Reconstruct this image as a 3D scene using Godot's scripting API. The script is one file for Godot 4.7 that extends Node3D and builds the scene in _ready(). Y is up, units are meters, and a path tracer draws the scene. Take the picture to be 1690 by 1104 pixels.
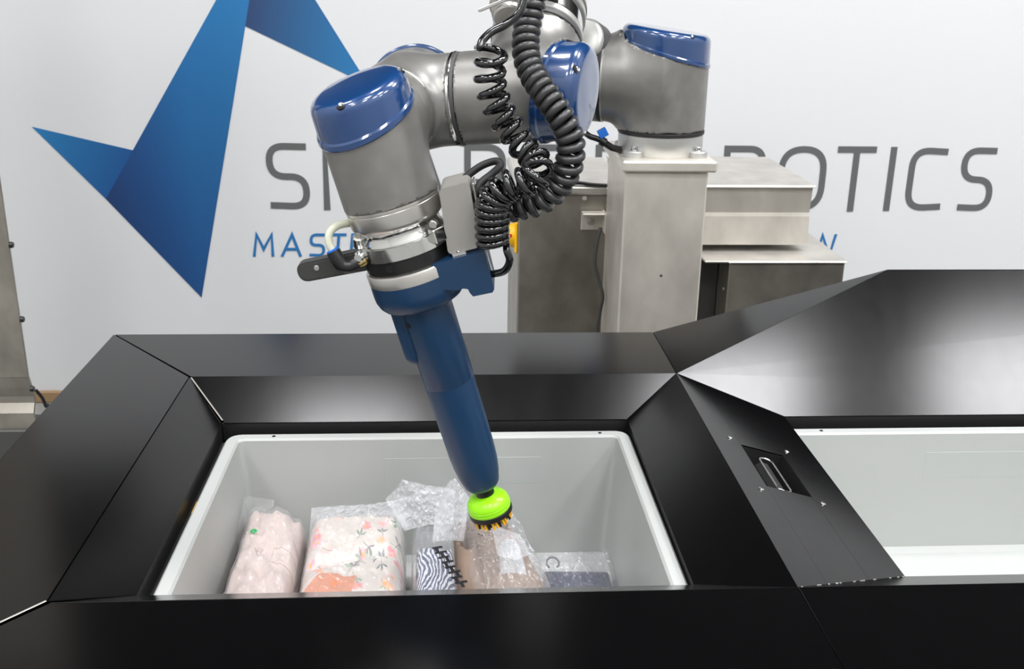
extends Node3D

const FLOOR_H := 0.0
const WALL_Z := -3.75
const TOP_Y := 0.95          # flat top of the sorting counter
const EDGE_Y := 0.905        # lower edge of the sloped panels
const BIN_FLOOR := 0.69

var used := {}
var M := {}
var noise := FastNoiseLite.new()
var group_no := 0

# ---------------------------------------------------------------- helpers
func numbered(called: String) -> String:
	var n: int = used.get(called, 0)
	used[called] = n + 1
	return called if n == 0 else "%s_%03d" % [called, n]

func thing(called: String, label: String, category: String, at := Vector3.ZERO, group := "") -> Node3D:
	var o := Node3D.new()
	o.name = numbered(called)
	add_child(o)
	o.position = at
	o.set_meta("label", label)
	o.set_meta("category", category)
	if group:
		o.set_meta("group", group)
	return o

func part(called: String, st: SurfaceTool, mat: Material, parent: Node, label := "") -> MeshInstance3D:
	var o := MeshInstance3D.new()
	o.mesh = st.commit()
	o.material_override = mat
	o.name = called
	o.cast_shadow = GeometryInstance3D.SHADOW_CASTING_SETTING_ON
	parent.add_child(o, true)
	if label:
		o.set_meta("label", label)
	if parent is Node3D and parent != self:
		# shapes are given in world axes: put them back under the thing's base
		var up: Node = parent
		var back := Transform3D.IDENTITY
		while up != self:
			back = up.transform * back
			up = up.get_parent()
		o.transform = back.affine_inverse()
	return o

func tag(o: Node, label: String, category: String, group := "") -> Node:
	o.set_meta("label", label)
	o.set_meta("category", category)
	if group:
		o.set_meta("group", group)
	return o

func structure(called: String, st: SurfaceTool, mat: Material, label: String, category: String) -> MeshInstance3D:
	var o := part(called, st, mat, self)
	o.set_meta("kind", "structure")
	tag(o, label, category)
	return o

func begin() -> SurfaceTool:
	var st := SurfaceTool.new()
	st.begin(Mesh.PRIMITIVE_TRIANGLES)
	st.set_smooth_group(-1)
	return st

func done(st: SurfaceTool) -> SurfaceTool:
	st.generate_normals()
	return st

func tri(st: SurfaceTool, a: Vector3, b: Vector3, c: Vector3, out: Vector3, ua := Vector2.ZERO, ub := Vector2.ZERO, uc := Vector2.ZERO) -> void:
	var n := (b - a).cross(c - a)
	if n.length_squared() < 1e-20:
		return
	if n.dot(out) > 0.0:
		st.set_uv(ua); st.add_vertex(a)
		st.set_uv(uc); st.add_vertex(c)
		st.set_uv(ub); st.add_vertex(b)
	else:
		st.set_uv(ua); st.add_vertex(a)
		st.set_uv(ub); st.add_vertex(b)
		st.set_uv(uc); st.add_vertex(c)

func quad(st: SurfaceTool, a: Vector3, b: Vector3, c: Vector3, d: Vector3, out: Vector3) -> void:
	tri(st, a, b, c, out, Vector2(0, 0), Vector2(1, 0), Vector2(1, 1))
	tri(st, a, c, d, out, Vector2(0, 0), Vector2(1, 1), Vector2(0, 1))

func frame(o: Vector3, y: Vector3, z_hint := Vector3(0, 0, 1)) -> Transform3D:
	var yy := y.normalized()
	var zz := (z_hint - yy * z_hint.dot(yy))
	if zz.length() < 0.01:
		zz = Vector3(1, 0, 0) - yy * yy.x
	zz = zz.normalized()
	return Transform3D(Basis(yy.cross(zz), yy, zz), o)

# profile runs from the bottom axis outwards, up, and back in: (radius, height)
func lathe(st: SurfaceTool, prof: Array, xf := Transform3D.IDENTITY, n := 48) -> void:
	var last := Vector2.ZERO
	for k in prof.size() - 1:
		var p: Vector2 = prof[k]
		var q: Vector2 = prof[k + 1]
		var d := (q - p)
		if d.length() < 1e-7:
			continue
		d = d.normalized()
		var n2 := Vector2(d.y, -d.x)
		if k == 0 or n2.dot(last) < 0.8:
			group_no += 1
		last = n2
		st.set_smooth_group(group_no)
		for i in n:
			var a := TAU * i / n
			var b := TAU * (i + 1) / n if i < n - 1 else 0.0
			var ca := Vector3(cos(a), 0, sin(a))
			var cb := Vector3(cos(b), 0, sin(b))
			var out := xf.basis * ((ca + cb) * 0.5 * n2.x + Vector3(0, n2.y, 0))
			var up := Vector3(0, 1, 0)
			var A := xf * (ca * p.x + up * p.y)
			var B := xf * (cb * p.x + up * p.y)
			var C := xf * (cb * q.x + up * q.y)
			var D := xf * (ca * q.x + up * q.y)
			var u0 := float(i) / n
			var u1 := float(i + 1) / n
			if p.x > 1e-6:
				tri(st, A, B, C, out, Vector2(u0, p.y), Vector2(u1, p.y), Vector2(u1, q.y))
			if q.x > 1e-6:
				tri(st, A, C, D, out, Vector2(u0, p.y), Vector2(u1, q.y), Vector2(u0, q.y))
	st.set_smooth_group(-1)

# short round piece with broken edges
func disc(st: SurfaceTool, r: float, y0: float, y1: float, xf := Transform3D.IDENTITY, n := 32, b := 0.0008) -> void:
	lathe(st, [Vector2(0, y0), Vector2(r - b, y0), Vector2(r, y0 + b), Vector2(r, y1 - b), Vector2(r - b, y1), Vector2(0, y1)], xf, n)

func chamfer_box(st: SurfaceTool, xf: Transform3D, size: Vector3, b := 0.002) -> void:
	var h := size * 0.5
	b = min(b, min(h.x, min(h.y, h.z)) * 0.9)
	st.set_smooth_group(-1)
	for ax in 3:
		var u := (ax + 1) % 3
		var w := (ax + 2) % 3
		for s in [-1.0, 1.0]:
			var pts := []
			for c in [[-1, -1], [1, -1], [1, 1], [-1, 1]]:
				var p := Vector3.ZERO
				p[ax] = s * h[ax]
				p[u] = c[0] * (h[u] - b)
				p[w] = c[1] * (h[w] - b)
				pts.append(xf * p)
			var n := Vector3.ZERO
			n[ax] = s
			quad(st, pts[0], pts[1], pts[2], pts[3], xf.basis * n)
		for s in [-1.0, 1.0]:
			for t in [-1.0, 1.0]:
				var e := []
				for c in [[-1, 0], [1, 0], [1, 1], [-1, 1]]:
					var p := Vector3.ZERO
					p[ax] = c[0] * (h[ax] - b)
					p[u] = s * (h[u] - (b if c[1] == 1 else 0.0))
					p[w] = t * (h[w] - (0.0 if c[1] == 1 else b))
					e.append(xf * p)
				var n := Vector3.ZERO
				n[u] = s
				n[w] = t
				quad(st, e[0], e[1], e[2], e[3], xf.basis * n)
	for sx in [-1.0, 1.0]:
		for sy in [-1.0, 1.0]:
			for sz in [-1.0, 1.0]:
				var s := Vector3(sx, sy, sz)
				tri(st, xf * (s * Vector3(h.x, h.y - b, h.z - b)), xf * (s * Vector3(h.x - b, h.y, h.z - b)), xf * (s * Vector3(h.x - b, h.y - b, h.z)), xf.basis * s)

func box(st: SurfaceTool, lo: Vector3, hi: Vector3, b := 0.002) -> void:
	chamfer_box(st, Transform3D(Basis.IDENTITY, (lo + hi) * 0.5), hi - lo, b)

func bar(st: SurfaceTool, a: Vector3, b: Vector3, w: float, h: float, bev := 0.001) -> void:
	var xf := frame((a + b) * 0.5, b - a, Vector3.UP if abs((b - a).normalized().y) < 0.9 else Vector3.BACK)
	chamfer_box(st, xf, Vector3(w, (b - a).length(), h), bev)

# flat sheet of metal: convex outline, thickness goes away from the outward side
func sheet(st: SurfaceTool, pts: Array, out: Vector3, t := 0.002) -> void:
	var n: Vector3 = (pts[1] as Vector3 - pts[0]).cross(pts[2] as Vector3 - pts[0]).normalized()
	if n.dot(out) < 0.0:
		n = -n
	var c := Vector3.ZERO
	for p in pts:
		c += p
	c /= pts.size()
	var e := 0.0006
	var top := []
	var shoulder := []
	var low := []
	for p in pts:
		top.append(p + (c - p).normalized() * e)
		shoulder.append(p - n * e)
		low.append(p - n * t)
	var m := pts.size()
	for k in range(1, m - 1):
		tri(st, top[0], top[k], top[k + 1], n)
		tri(st, low[0], low[k], low[k + 1], -n)
	for k in m:
		var j := (k + 1) % m
		var side: Vector3 = ((pts[k] as Vector3 + pts[j]) * 0.5 - c)
		quad(st, top[k], top[j], shoulder[j], shoulder[k], side.normalized() + n)
		quad(st, shoulder[k], shoulder[j], low[j], low[k], side)

# outline in a plane, any shape, pulled out to a depth
func prism(st: SurfaceTool, outline: Array, xf: Transform3D, depth: float) -> void:
	var poly := PackedVector2Array(outline)
	var idx := Geometry2D.triangulate_polygon(poly)
	for k in range(0, idx.size(), 3):
		var a := poly[idx[k]]
		var b := poly[idx[k + 1]]
		var c := poly[idx[k + 2]]
		tri(st, xf * Vector3(a.x, a.y, depth), xf * Vector3(b.x, b.y, depth), xf * Vector3(c.x, c.y, depth), xf.basis.z)
		tri(st, xf * Vector3(a.x, a.y, 0), xf * Vector3(b.x, b.y, 0), xf * Vector3(c.x, c.y, 0), -xf.basis.z)
	var cw := Geometry2D.is_polygon_clockwise(poly)
	for k in poly.size():
		var a := poly[k]
		var b := poly[(k + 1) % poly.size()]
		var d := b - a
		var n := Vector2(-d.y, d.x) if cw else Vector2(d.y, -d.x)
		quad(st, xf * Vector3(a.x, a.y, 0), xf * Vector3(b.x, b.y, 0), xf * Vector3(b.x, b.y, depth), xf * Vector3(a.x, a.y, depth), xf.basis * Vector3(n.x, n.y, 0))

func spline(pts: Array, each := 8) -> PackedVector3Array:
	var out := PackedVector3Array()
	for k in pts.size() - 1:
		var p0: Vector3 = pts[max(k - 1, 0)]
		var p1: Vector3 = pts[k]
		var p2: Vector3 = pts[k + 1]
		var p3: Vector3 = pts[min(k + 2, pts.size() - 1)]
		for i in each:
			out.append(p1.cubic_interpolate(p2, p0, p3, float(i) / each))
	out.append(pts[pts.size() - 1])
	return out

func tube(st: SurfaceTool, pts: PackedVector3Array, r: float, n := 10, r_end := -1.0) -> void:
	if r_end < 0.0:
		r_end = r
	var rings := []
	var side := Vector3.ZERO
	var m := pts.size()
	for k in m:
		var t := (pts[min(k + 1, m - 1)] - pts[max(k - 1, 0)]).normalized()
		if k == 0:
			side = t.cross(Vector3.UP if abs(t.y) < 0.9 else Vector3.RIGHT).normalized()
		else:
			side = (side - t * side.dot(t)).normalized()
		var up := t.cross(side)
		var rr := lerpf(r, r_end, float(k) / (m - 1))
		var ring := []
		for i in n:
			var a := TAU * i / n
			ring.append([pts[k] + (side * cos(a) + up * sin(a)) * rr, side * cos(a) + up * sin(a)])
		rings.append(ring)
	for k in m - 1:
		for i in n:
			var j := (i + 1) % n
			var A: Array = rings[k][i]
			var B: Array = rings[k][j]
			var C: Array = rings[k + 1][j]
			var D: Array = rings[k + 1][i]
			smooth_tri(st, A, B, C)
			smooth_tri(st, A, C, D)
	for e in [0, m - 1]:
		var t: Vector3 = (pts[1] - pts[0]).normalized() * -1.0 if e == 0 else (pts[m - 1] - pts[m - 2]).normalized()
		for i in n:
			smooth_tri(st, [pts[e], t], [rings[e][i][0], t], [rings[e][(i + 1) % n][0], t])

func smooth_tri(st: SurfaceTool, a: Array, b: Array, c: Array) -> void:
	var n: Vector3 = (b[0] - a[0]).cross(c[0] - a[0])
	if n.length_squared() < 1e-22:
		return
	var order := [a, c, b] if n.dot(a[1] + b[1] + c[1]) > 0.0 else [a, b, c]
	for v in order:
		st.set_normal(v[1])
		if v.size() > 2:
			st.set_uv(v[2])
		st.add_vertex(v[0])

# centre line of a coil wound round a path; keys are [fraction, pitch, radius]
func coil_path(pts: Array, keys: Array, phase := 0.0, steps := 16) -> PackedVector3Array:
	var line := spline(pts, 24)
	var total := 0.0
	for k in line.size() - 1:
		total += line[k].distance_to(line[k + 1])
	var out := PackedVector3Array()
	var s := 0.0
	var k := 0
	var start := 0.0
	var turn := phase
	var t0 := (line[1] - line[0]).normalized()
	var side := t0.cross(Vector3.BACK).normalized()
	while s < total:
		while k < line.size() - 2 and start + line[k].distance_to(line[k + 1]) < s:
			start += line[k].distance_to(line[k + 1])
			k += 1
		var f: float = (s - start) / max(line[k].distance_to(line[k + 1]), 1e-6)
		var p := line[k].lerp(line[k + 1], clampf(f, 0, 1))
		var t := (line[min(k + 2, line.size() - 1)] - line[max(k - 1, 0)]).normalized()
		side = (side - t * side.dot(t)).normalized()
		var up := t.cross(side)
		var pitch := 0.01
		var r := 0.01
		for j in keys.size() - 1:
			if s / total >= keys[j][0]:
				var g := clampf((s / total - keys[j][0]) / (keys[j + 1][0] - keys[j][0]), 0, 1)
				pitch = lerpf(keys[j][1], keys[j + 1][1], g)
				r = lerpf(keys[j][2], keys[j + 1][2], g)
		out.append(p + (side * cos(turn) + up * sin(turn)) * r)
		turn += TAU / steps
		s += pitch / steps
	return out

# smooth solid from a distance function, one vertex in every cell that the surface crosses
func net(st: SurfaceTool, f: Callable, lo: Vector3, hi: Vector3, cell: float) -> void:
	var nx := int(ceil((hi.x - lo.x) / cell)) + 1
	var ny := int(ceil((hi.y - lo.y) / cell)) + 1
	var nz := int(ceil((hi.z - lo.z) / cell)) + 1
	var v := PackedFloat32Array()
	v.resize(nx * ny * nz)
	for z in nz:
		for y in ny:
			for x in nx:
				v[(z * ny + y) * nx + x] = f.call(lo + Vector3(x, y, z) * cell)
	var at := {}
	var nrm := {}
	var corner := [0, 1, nx, nx + 1, nx * ny, nx * ny + 1, nx * ny + nx, nx * ny + nx + 1]
	var edges := [[0, 1], [2, 3], [4, 5], [6, 7], [0, 2], [1, 3], [4, 6], [5, 7], [0, 4], [1, 5], [2, 6], [3, 7]]
	for z in nz - 1:
		for y in ny - 1:
			for x in nx - 1:
				var b := (z * ny + y) * nx + x
				var inside := 0
				for c in corner:
					if v[b + c] < 0.0:
						inside += 1
				if inside == 0 or inside == 8:
					continue
				var sum := Vector3.ZERO
				var count := 0
				for e in edges:
					var va := v[b + corner[e[0]]]
					var vb := v[b + corner[e[1]]]
					if (va < 0.0) != (vb < 0.0):
						var pa := Vector3(e[0] & 1, (e[0] >> 1) & 1, e[0] >> 2)
						var pb := Vector3(e[1] & 1, (e[1] >> 1) & 1, e[1] >> 2)
						sum += pa.lerp(pb, va / (va - vb))
						count += 1
				var p := lo + (Vector3(x, y, z) + sum / count) * cell
				var h := cell * 0.25
				var g := Vector3(f.call(p + Vector3(h, 0, 0)) - f.call(p - Vector3(h, 0, 0)), f.call(p + Vector3(0, h, 0)) - f.call(p - Vector3(0, h, 0)), f.call(p + Vector3(0, 0, h)) - f.call(p - Vector3(0, 0, h))).normalized()
				var d: float = f.call(p)
				at[b] = p - g * d
				nrm[b] = g
	var step := [1, nx, nx * ny]
	for z in range(1, nz - 1):
		for y in range(1, ny - 1):
			for x in range(1, nx - 1):
				var b := (z * ny + y) * nx + x
				for ax in 3:
					if (v[b] < 0.0) == (v[b + step[ax]] < 0.0):
						continue
					var u: int = step[(ax + 1) % 3]
					var w: int = step[(ax + 2) % 3]
					var ids := [b, b - u, b - u - w, b - w]
					if not (at.has(ids[0]) and at.has(ids[1]) and at.has(ids[2]) and at.has(ids[3])):
						continue
					var q := []
					for i in ids:
						q.append([at[i], nrm[i]])
					smooth_tri(st, q[0], q[1], q[2])
					smooth_tri(st, q[0], q[2], q[3])

func smin(a: float, b: float, k: float) -> float:
	var h := maxf(k - absf(a - b), 0.0) / k
	return minf(a, b) - h * h * k * 0.25

func rod(p: Vector3, o: Vector3, d: Vector3, t0: float, t1: float, r: float) -> float:
	var q := p - o
	var t := q.dot(d)
	var rad := (q - d * t).length() - r
	var end := absf(t - (t0 + t1) * 0.5) - (t1 - t0) * 0.5
	return minf(maxf(rad, end), 0.0) + Vector2(maxf(rad, 0.0), maxf(end, 0.0)).length()

# ---------------------------------------------------------------- materials
func mat(color: Color, rough := 0.5, metal := 0.0, spec := 0.5) -> StandardMaterial3D:
	var m := StandardMaterial3D.new()
	m.albedo_color = color
	m.roughness = rough
	m.metallic = metal
	m.metallic_specular = spec
	m.cull_mode = BaseMaterial3D.CULL_DISABLED
	return m

func noise_texture(frequency: float, octaves: int, dark: float, light: float, seed_no: int, size := 512) -> NoiseTexture2D:
	var f := FastNoiseLite.new()
	f.seed = seed_no
	f.noise_type = FastNoiseLite.TYPE_SIMPLEX_SMOOTH
	f.frequency = frequency
	f.fractal_octaves = octaves
	var t := NoiseTexture2D.new()
	t.width = size
	t.height = size
	t.seamless = true
	t.noise = f
	var g := Gradient.new()
	g.set_color(0, Color(dark, dark, dark))
	g.set_color(1, Color(light, light, light))
	t.color_ramp = g
	return t

func triplanar(m: StandardMaterial3D, scale: Vector3) -> void:
	m.uv1_triplanar = true
	m.uv1_world_triplanar = true
	m.uv1_scale = scale

func materials() -> void:
	var m := mat(Color(0.024, 0.024, 0.027), 0.19, 0.0, 0.4)
	m.roughness_texture = noise_texture(0.02, 4, 0.9, 1.0, 3)
	triplanar(m, Vector3(3, 3, 3))
	M.black_sheet = m
	M.black_edge = mat(Color(0.11, 0.11, 0.11), 0.45)
	M.dark_gap = mat(Color(0.05, 0.05, 0.05), 0.7)
	M.dark_steel = mat(Color(0.34, 0.34, 0.33), 0.5, 0.6)

	m = mat(Color(0.93, 0.905, 0.86), 0.4, 0.5)
	m.roughness_texture = noise_texture(0.012, 5, 0.8, 1.0, 5)
	m.albedo_texture = noise_texture(0.008, 4, 0.86, 1.0, 6)
	triplanar(m, Vector3(2.2, 1.3, 2.2))
	M.stainless = m
	m = m.duplicate()
	m.albedo_color = Color(0.78, 0.765, 0.735)
	M.stainless_lid = m
	m = mat(Color(0.66, 0.64, 0.6), 0.42, 0.75)
	m.albedo_texture = noise_texture(0.01, 5, 0.78, 1.0, 8)
	triplanar(m, Vector3(1.6, 1.2, 1.6))
	M.stainless_dull = m
	M.edge_steel = mat(Color(0.9, 0.89, 0.86), 0.3, 0.8)
	M.polished = mat(Color(0.87, 0.87, 0.86), 0.14, 1.0)
	M.aluminium = mat(Color(0.82, 0.81, 0.79), 0.28, 0.9)
	M.satin_aluminium = mat(Color(0.78, 0.78, 0.77), 0.42, 0.75)
	M.cast_grey = mat(Color(0.62, 0.61, 0.59), 0.5, 0.25)
	m = mat(Color(0.58, 0.575, 0.56), 0.38, 0.6)
	m.albedo_texture = noise_texture(0.01, 3, 0.9, 1.0, 12)
	triplanar(m, Vector3(5, 5, 5))
	M.robot_grey = m
	m = mat(Color(0.06, 0.23, 0.43), 0.25, 0.0, 0.5)
	m.clearcoat_enabled = true
	m.clearcoat = 1.0
	m.clearcoat_roughness = 0.05
	M.blue_gloss = m
	m = mat(Color(0.085, 0.215, 0.34), 0.33)
	m.heightmap_enabled = false
	M.blue_print = m
	M.bright_blue = mat(Color(0.1, 0.42, 0.8), 0.35)
	M.black_plastic = mat(Color(0.09, 0.09, 0.09), 0.3)
	M.black_matte = mat(Color(0.11, 0.11, 0.115), 0.55)
	M.handle_grey = mat(Color(0.24, 0.24, 0.235), 0.45)
	m = mat(Color(0.055, 0.055, 0.06), 0.14)
	m.clearcoat_enabled = true
	m.clearcoat = 0.7
	m.clearcoat_roughness = 0.06
	M.gloss_rubber = m
	M.matte_rubber = mat(Color(0.17, 0.17, 0.175), 0.33, 0.0, 0.6)
	M.grey_gasket = mat(Color(0.3, 0.3, 0.3), 0.5)
	M.brass = mat(Color(0.85, 0.74, 0.5), 0.25, 1.0)
	m = mat(Color(0.83, 0.84, 0.76), 0.3)
	m.backlight_enabled = true
	m.backlight = Color(0.4, 0.4, 0.36)
	M.clear_hose = m
	m = mat(Color(0.6, 0.92, 0.1), 0.25)
	m.backlight_enabled = true
	m.backlight = Color(0.15, 0.25, 0.03)
	M.lime = m
	M.yellow = mat(Color(0.98, 0.76, 0.08), 0.4)
	M.bristle_yellow = mat(Color(0.93, 0.7, 0.1), 0.5)
	M.red = mat(Color(0.8, 0.1, 0.07), 0.4)
	m = mat(Color(0.715, 0.725, 0.715), 0.42)
	m.subsurf_scatter_enabled = true
	m.subsurf_scatter_strength = 0.05
	M.bin_white = m
	M.wall_white = mat(Color(0.84, 0.845, 0.85), 0.6)
	M.letter_grey = mat(Color(0.36, 0.37, 0.37), 0.6)
	M.letter_blue = mat(Color(0.12, 0.42, 0.65), 0.6)
	m = mat(Color.WHITE, 0.55)
	m.vertex_color_use_as_albedo = true
	M.printed = m
	m = mat(Color(0.6, 0.6, 0.59), 0.5)
	m.albedo_texture = noise_texture(0.02, 4, 0.85, 1.0, 21)
	triplanar(m, Vector3(0.7, 0.7, 0.7))
	M.floor_grey = m
	M.ceiling = mat(Color(0.3, 0.3, 0.3), 0.8)
	M.dark_wall = mat(Color(0.06, 0.06, 0.062), 0.9, 0.0, 0.2)
	M.side_wall = mat(Color(0.78, 0.78, 0.77), 0.8)
	M.wood = mat(Color(0.58, 0.47, 0.34), 0.6)
	m = mat(Color(1, 1, 1), 0.5)
	m.emission_enabled = true
	m.emission = Color(1.0, 0.99, 0.97)
	m.emission_energy_multiplier = 2.0
	M.lamp = m
	# plastic film
	m = mat(Color(0.94, 0.95, 0.97, 0.11), 0.2, 0.0, 0.6)
	m.transparency = BaseMaterial3D.TRANSPARENCY_ALPHA
	m.normal_enabled = true
	var fn := FastNoiseLite.new()
	fn.seed = 31
	fn.noise_type = FastNoiseLite.TYPE_SIMPLEX_SMOOTH
	fn.fractal_type = FastNoiseLite.FRACTAL_RIDGED
	fn.frequency = 0.008
	fn.fractal_octaves = 3
	var nt := NoiseTexture2D.new()
	nt.width = 512
	nt.height = 512
	nt.seamless = true
	nt.as_normal_map = true
	nt.bump_strength = 6.0
	nt.noise = fn
	m.normal_texture = nt
	m.normal_scale = 0.8
	triplanar(m, Vector3(13, 13, 13))
	M.film = m
	m = m.duplicate()
	m.albedo_color = Color(0.92, 0.93, 0.95, 0.28)
	M.milky_film = m
	m = mat(Color(0.95, 0.97, 0.98, 0.12), 0.05)
	m.transparency = BaseMaterial3D.TRANSPARENCY_ALPHA
	M.lens = m

# ---------------------------------------------------------------- prints
func ellipse(im: Image, cx: float, cy: float, rx: float, ry: float, turn: float, c: Color, soft := 0.35) -> void:
	var r := int(max(rx, ry)) + 2
	for y in range(max(0, int(cy) - r), min(im.get_height(), int(cy) + r)):
		for x in range(max(0, int(cx) - r), min(im.get_width(), int(cx) + r)):
			var d := Vector2(x - cx, y - cy).rotated(-turn)
			var q := sqrt(pow(d.x / rx, 2) + pow(d.y / ry, 2))
			if q < 1.0:
				var a := clampf((1.0 - q) / soft, 0, 1) * c.a
				im.set_pixel(x, y, im.get_pixel(x, y).lerp(Color(c.r, c.g, c.b), a))

func line(im: Image, a: Vector2, b: Vector2, w: float, c: Color) -> void:
	var n := int(a.distance_to(b)) + 1
	for k in n + 1:
		var p := a.lerp(b, float(k) / n)
		ellipse(im, p.x, p.y, w, w, 0, c, 0.6)

func print_material(im: Image, rough := 0.75) -> StandardMaterial3D:
	var m := mat(Color.WHITE, rough)
	m.albedo_texture = ImageTexture.create_from_image(im)
	m.rim_enabled = true
	m.rim = 0.2
	return m

func floral() -> StandardMaterial3D:
	var im := Image.create(512, 768, false, Image.FORMAT_RGB8)
	im.fill(Color(0.8, 0.765, 0.735))
	var r := RandomNumberGenerator.new()
	r.seed = 14
	for k in 150:
		var c := Vector2(r.randf_range(10, 500), r.randf_range(10, 760))
		var kind := k % 5
		if kind < 2:
			var pink: Color = [Color(0.94, 0.58, 0.66), Color(0.95, 0.72, 0.72), Color(0.9, 0.4, 0.45), Color(0.96, 0.66, 0.5)][r.randi() % 4]
			for j in 7:
				var a := TAU * j / 7 + r.randf()
				ellipse(im, c.x + cos(a) * 11, c.y + sin(a) * 8, r.randf_range(7, 13), r.randf_range(5, 9), a, Color(pink.r, pink.g, pink.b, r.randf_range(0.2, 0.55)))
			ellipse(im, c.x, c.y, 5, 5, 0, Color(0.95, 0.66, 0.25, 0.8))
		elif kind < 4:
			var green: Color = [Color(0.33, 0.37, 0.38), Color(0.4, 0.5, 0.42), Color(0.5, 0.62, 0.5), Color(0.35, 0.33, 0.38)][r.randi() % 4]
			var base := r.randf() * TAU
			for j in 3:
				var a := base + (j - 1) * 0.9
				var p := c + Vector2(cos(a), sin(a)) * 13
				ellipse(im, p.x, p.y, 12, 4, a, Color(green.r, green.g, green.b, 0.85))
			line(im, c, c - Vector2(cos(base), sin(base)) * 24, 1.2, Color(green.r, green.g, green.b, 0.8))
		else:
			ellipse(im, c.x, c.y, 26, 15, r.randf() * 3, Color(0.9, 0.7, 0.66, 0.4))
			line(im, c - Vector2(20, 6), c + Vector2(18, 9), 1.2, Color(0.4, 0.42, 0.42, 0.7))
	# orange card under the film
	for y in range(240, 340):
		for x in range(14, 210):
			if y > 250 + (x - 84) * 0.12 and y > 250 - (x - 84) * 0.9 and x < 205 - (y - 250) * 0.25:
				var g := 0.05 * sin(x * 0.8 + y * 0.9)
				im.set_pixel(x, y, Color(0.8 + g * 0.4, 0.52 + g, 0.38 + g))
	var fm := print_material(im)
	fm.uv1_scale = Vector3(0.7, 0.7, 1)
	return fm

func zebra() -> StandardMaterial3D:
	var im := Image.create(256, 512, false, Image.FORMAT_RGB8)
	for y in 512:
		for x in 256:
			var s := sin((x + 22.0 * sin(y * 0.035) + 30.0 * noise.get_noise_2d(x * 0.16, y * 0.14)) * 0.26 + y * 0.02)
			var w := smoothstep(-0.15, 0.2, s)
			im.set_pixel(x, y, Color(0.17, 0.23, 0.36).lerp(Color(0.88, 0.89, 0.92), w))
	return print_material(im)

func pink_cloth() -> StandardMaterial3D:
	var im := Image.create(512, 1024, false, Image.FORMAT_RGB8)
	im.fill(Color(0.8, 0.73, 0.705))
	var ink := Color(0.38, 0.3, 0.28, 0.95)
	# recycling triangle with two letters, and a boxed note, printed on the bag
	line(im, Vector2(172, 345), Vector2(208, 388), 2.2, ink)
	line(im, Vector2(208, 388), Vector2(240, 350), 2.2, ink)
	for k in 5:
		line(im, Vector2(182 + k * 10, 335 + k), Vector2(184 + k * 10, 360 + k), 1.6, ink)
	var q := [Vector2(318, 330), Vector2(506, 372), Vector2(502, 460), Vector2(312, 418)]
	for k in 4:
		line(im, q[k], q[(k + 1) % 4], 1.6, Color(ink.r, ink.g, ink.b, 0.6))
	for k in 3:
		for j in 14:
			var p := Vector2(350 + j * 10 + k * 4, 362 + j * 2.2 + k * 22)
			line(im, p, p + Vector2(4, 6 + (j * 7 + k) % 4), 1.1, Color(ink.r, ink.g, ink.b, 0.45))
	return print_material(im, 0.85)

func navy_cover() -> StandardMaterial3D:
	var im := Image.create(512, 384, false, Image.FORMAT_RGB8)
	im.fill(Color(0.19, 0.21, 0.31))
	var pale := Color(0.72, 0.75, 0.82, 0.8)
	for k in 9:
		line(im, Vector2(75 + k * 20, 88), Vector2(82 + k * 20, 112 - (k * 5) % 14), 2.4, pale)
	for k in 22:
		line(im, Vector2(80 + k * 13, 150), Vector2(86 + k * 13, 158 + (k * 3) % 6), 1.6, Color(pale.r, pale.g, pale.b, 0.5))
	for k in 10:
		for y in range(210, 340):
			for x in range(70 + k * 24, 70 + k * 24 + 7 + (k * 5) % 9):
				im.set_pixel(x, y, Color(0.55, 0.6, 0.7))
	return print_material(im, 0.5)

# ---------------------------------------------------------------- room
func room() -> void:
	var st := begin()
	box(st, Vector3(-4, -0.12, WALL_Z - 0.12), Vector3(5, 0, 3.5), 0.0)
	structure("floor", done(st), M.floor_grey, "grey hall floor under the black counter", "floor")
	st = begin()
	box(st, Vector3(-4, 0.0, WALL_Z - 0.12), Vector3(5, 2.14, WALL_Z), 0.0)
	structure("wall_back", done(st), M.wall_white, "white printed partition wall behind the robot", "wall")
	st = begin()
	box(st, Vector3(-4, 2.14, WALL_Z - 0.12), Vector3(5, CEILING_Y, WALL_Z - 0.03), 0.0)
	structure("wall_upper", done(st), M.dark_wall, "dark hall wall above the white partition, outside the view", "wall")
	st = begin()
	box(st, Vector3(-4.12, 0.0, WALL_Z - 0.12), Vector3(-4, CEILING_Y, 3.5), 0.0)
	structure("wall_left", done(st), M.side_wall, "plain wall left of the counter, outside the view", "wall")
	st = begin()
	box(st, Vector3(5, 0.0, WALL_Z - 0.12), Vector3(5.12, CEILING_Y, 3.5), 0.0)
	structure("wall_right", done(st), M.side_wall, "plain wall right of the counter, outside the view", "wall")
	st = begin()
	box(st, Vector3(-4.12, 0.0, 3.5), Vector3(5.12, CEILING_Y, 3.62), 0.0)
	structure("wall_front", done(st), M.side_wall, "plain wall behind the viewer", "wall")
	st = begin()
	box(st, Vector3(-4.12, CEILING_Y, WALL_Z - 0.12), Vector3(5.12, CEILING_Y + 0.12, 3.62), 0.0)
	structure("ceiling", done(st), M.ceiling, "pale hall ceiling with light panels", "ceiling")
	st = begin()
	box(st, Vector3(-4, 0.0, WALL_Z), Vector3(5, 0.045, WALL_Z + 0.018), 0.004)
	structure("baseboard_back", done(st), M.wood, "narrow wooden strip along the foot of the white wall", "baseboard")

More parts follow.
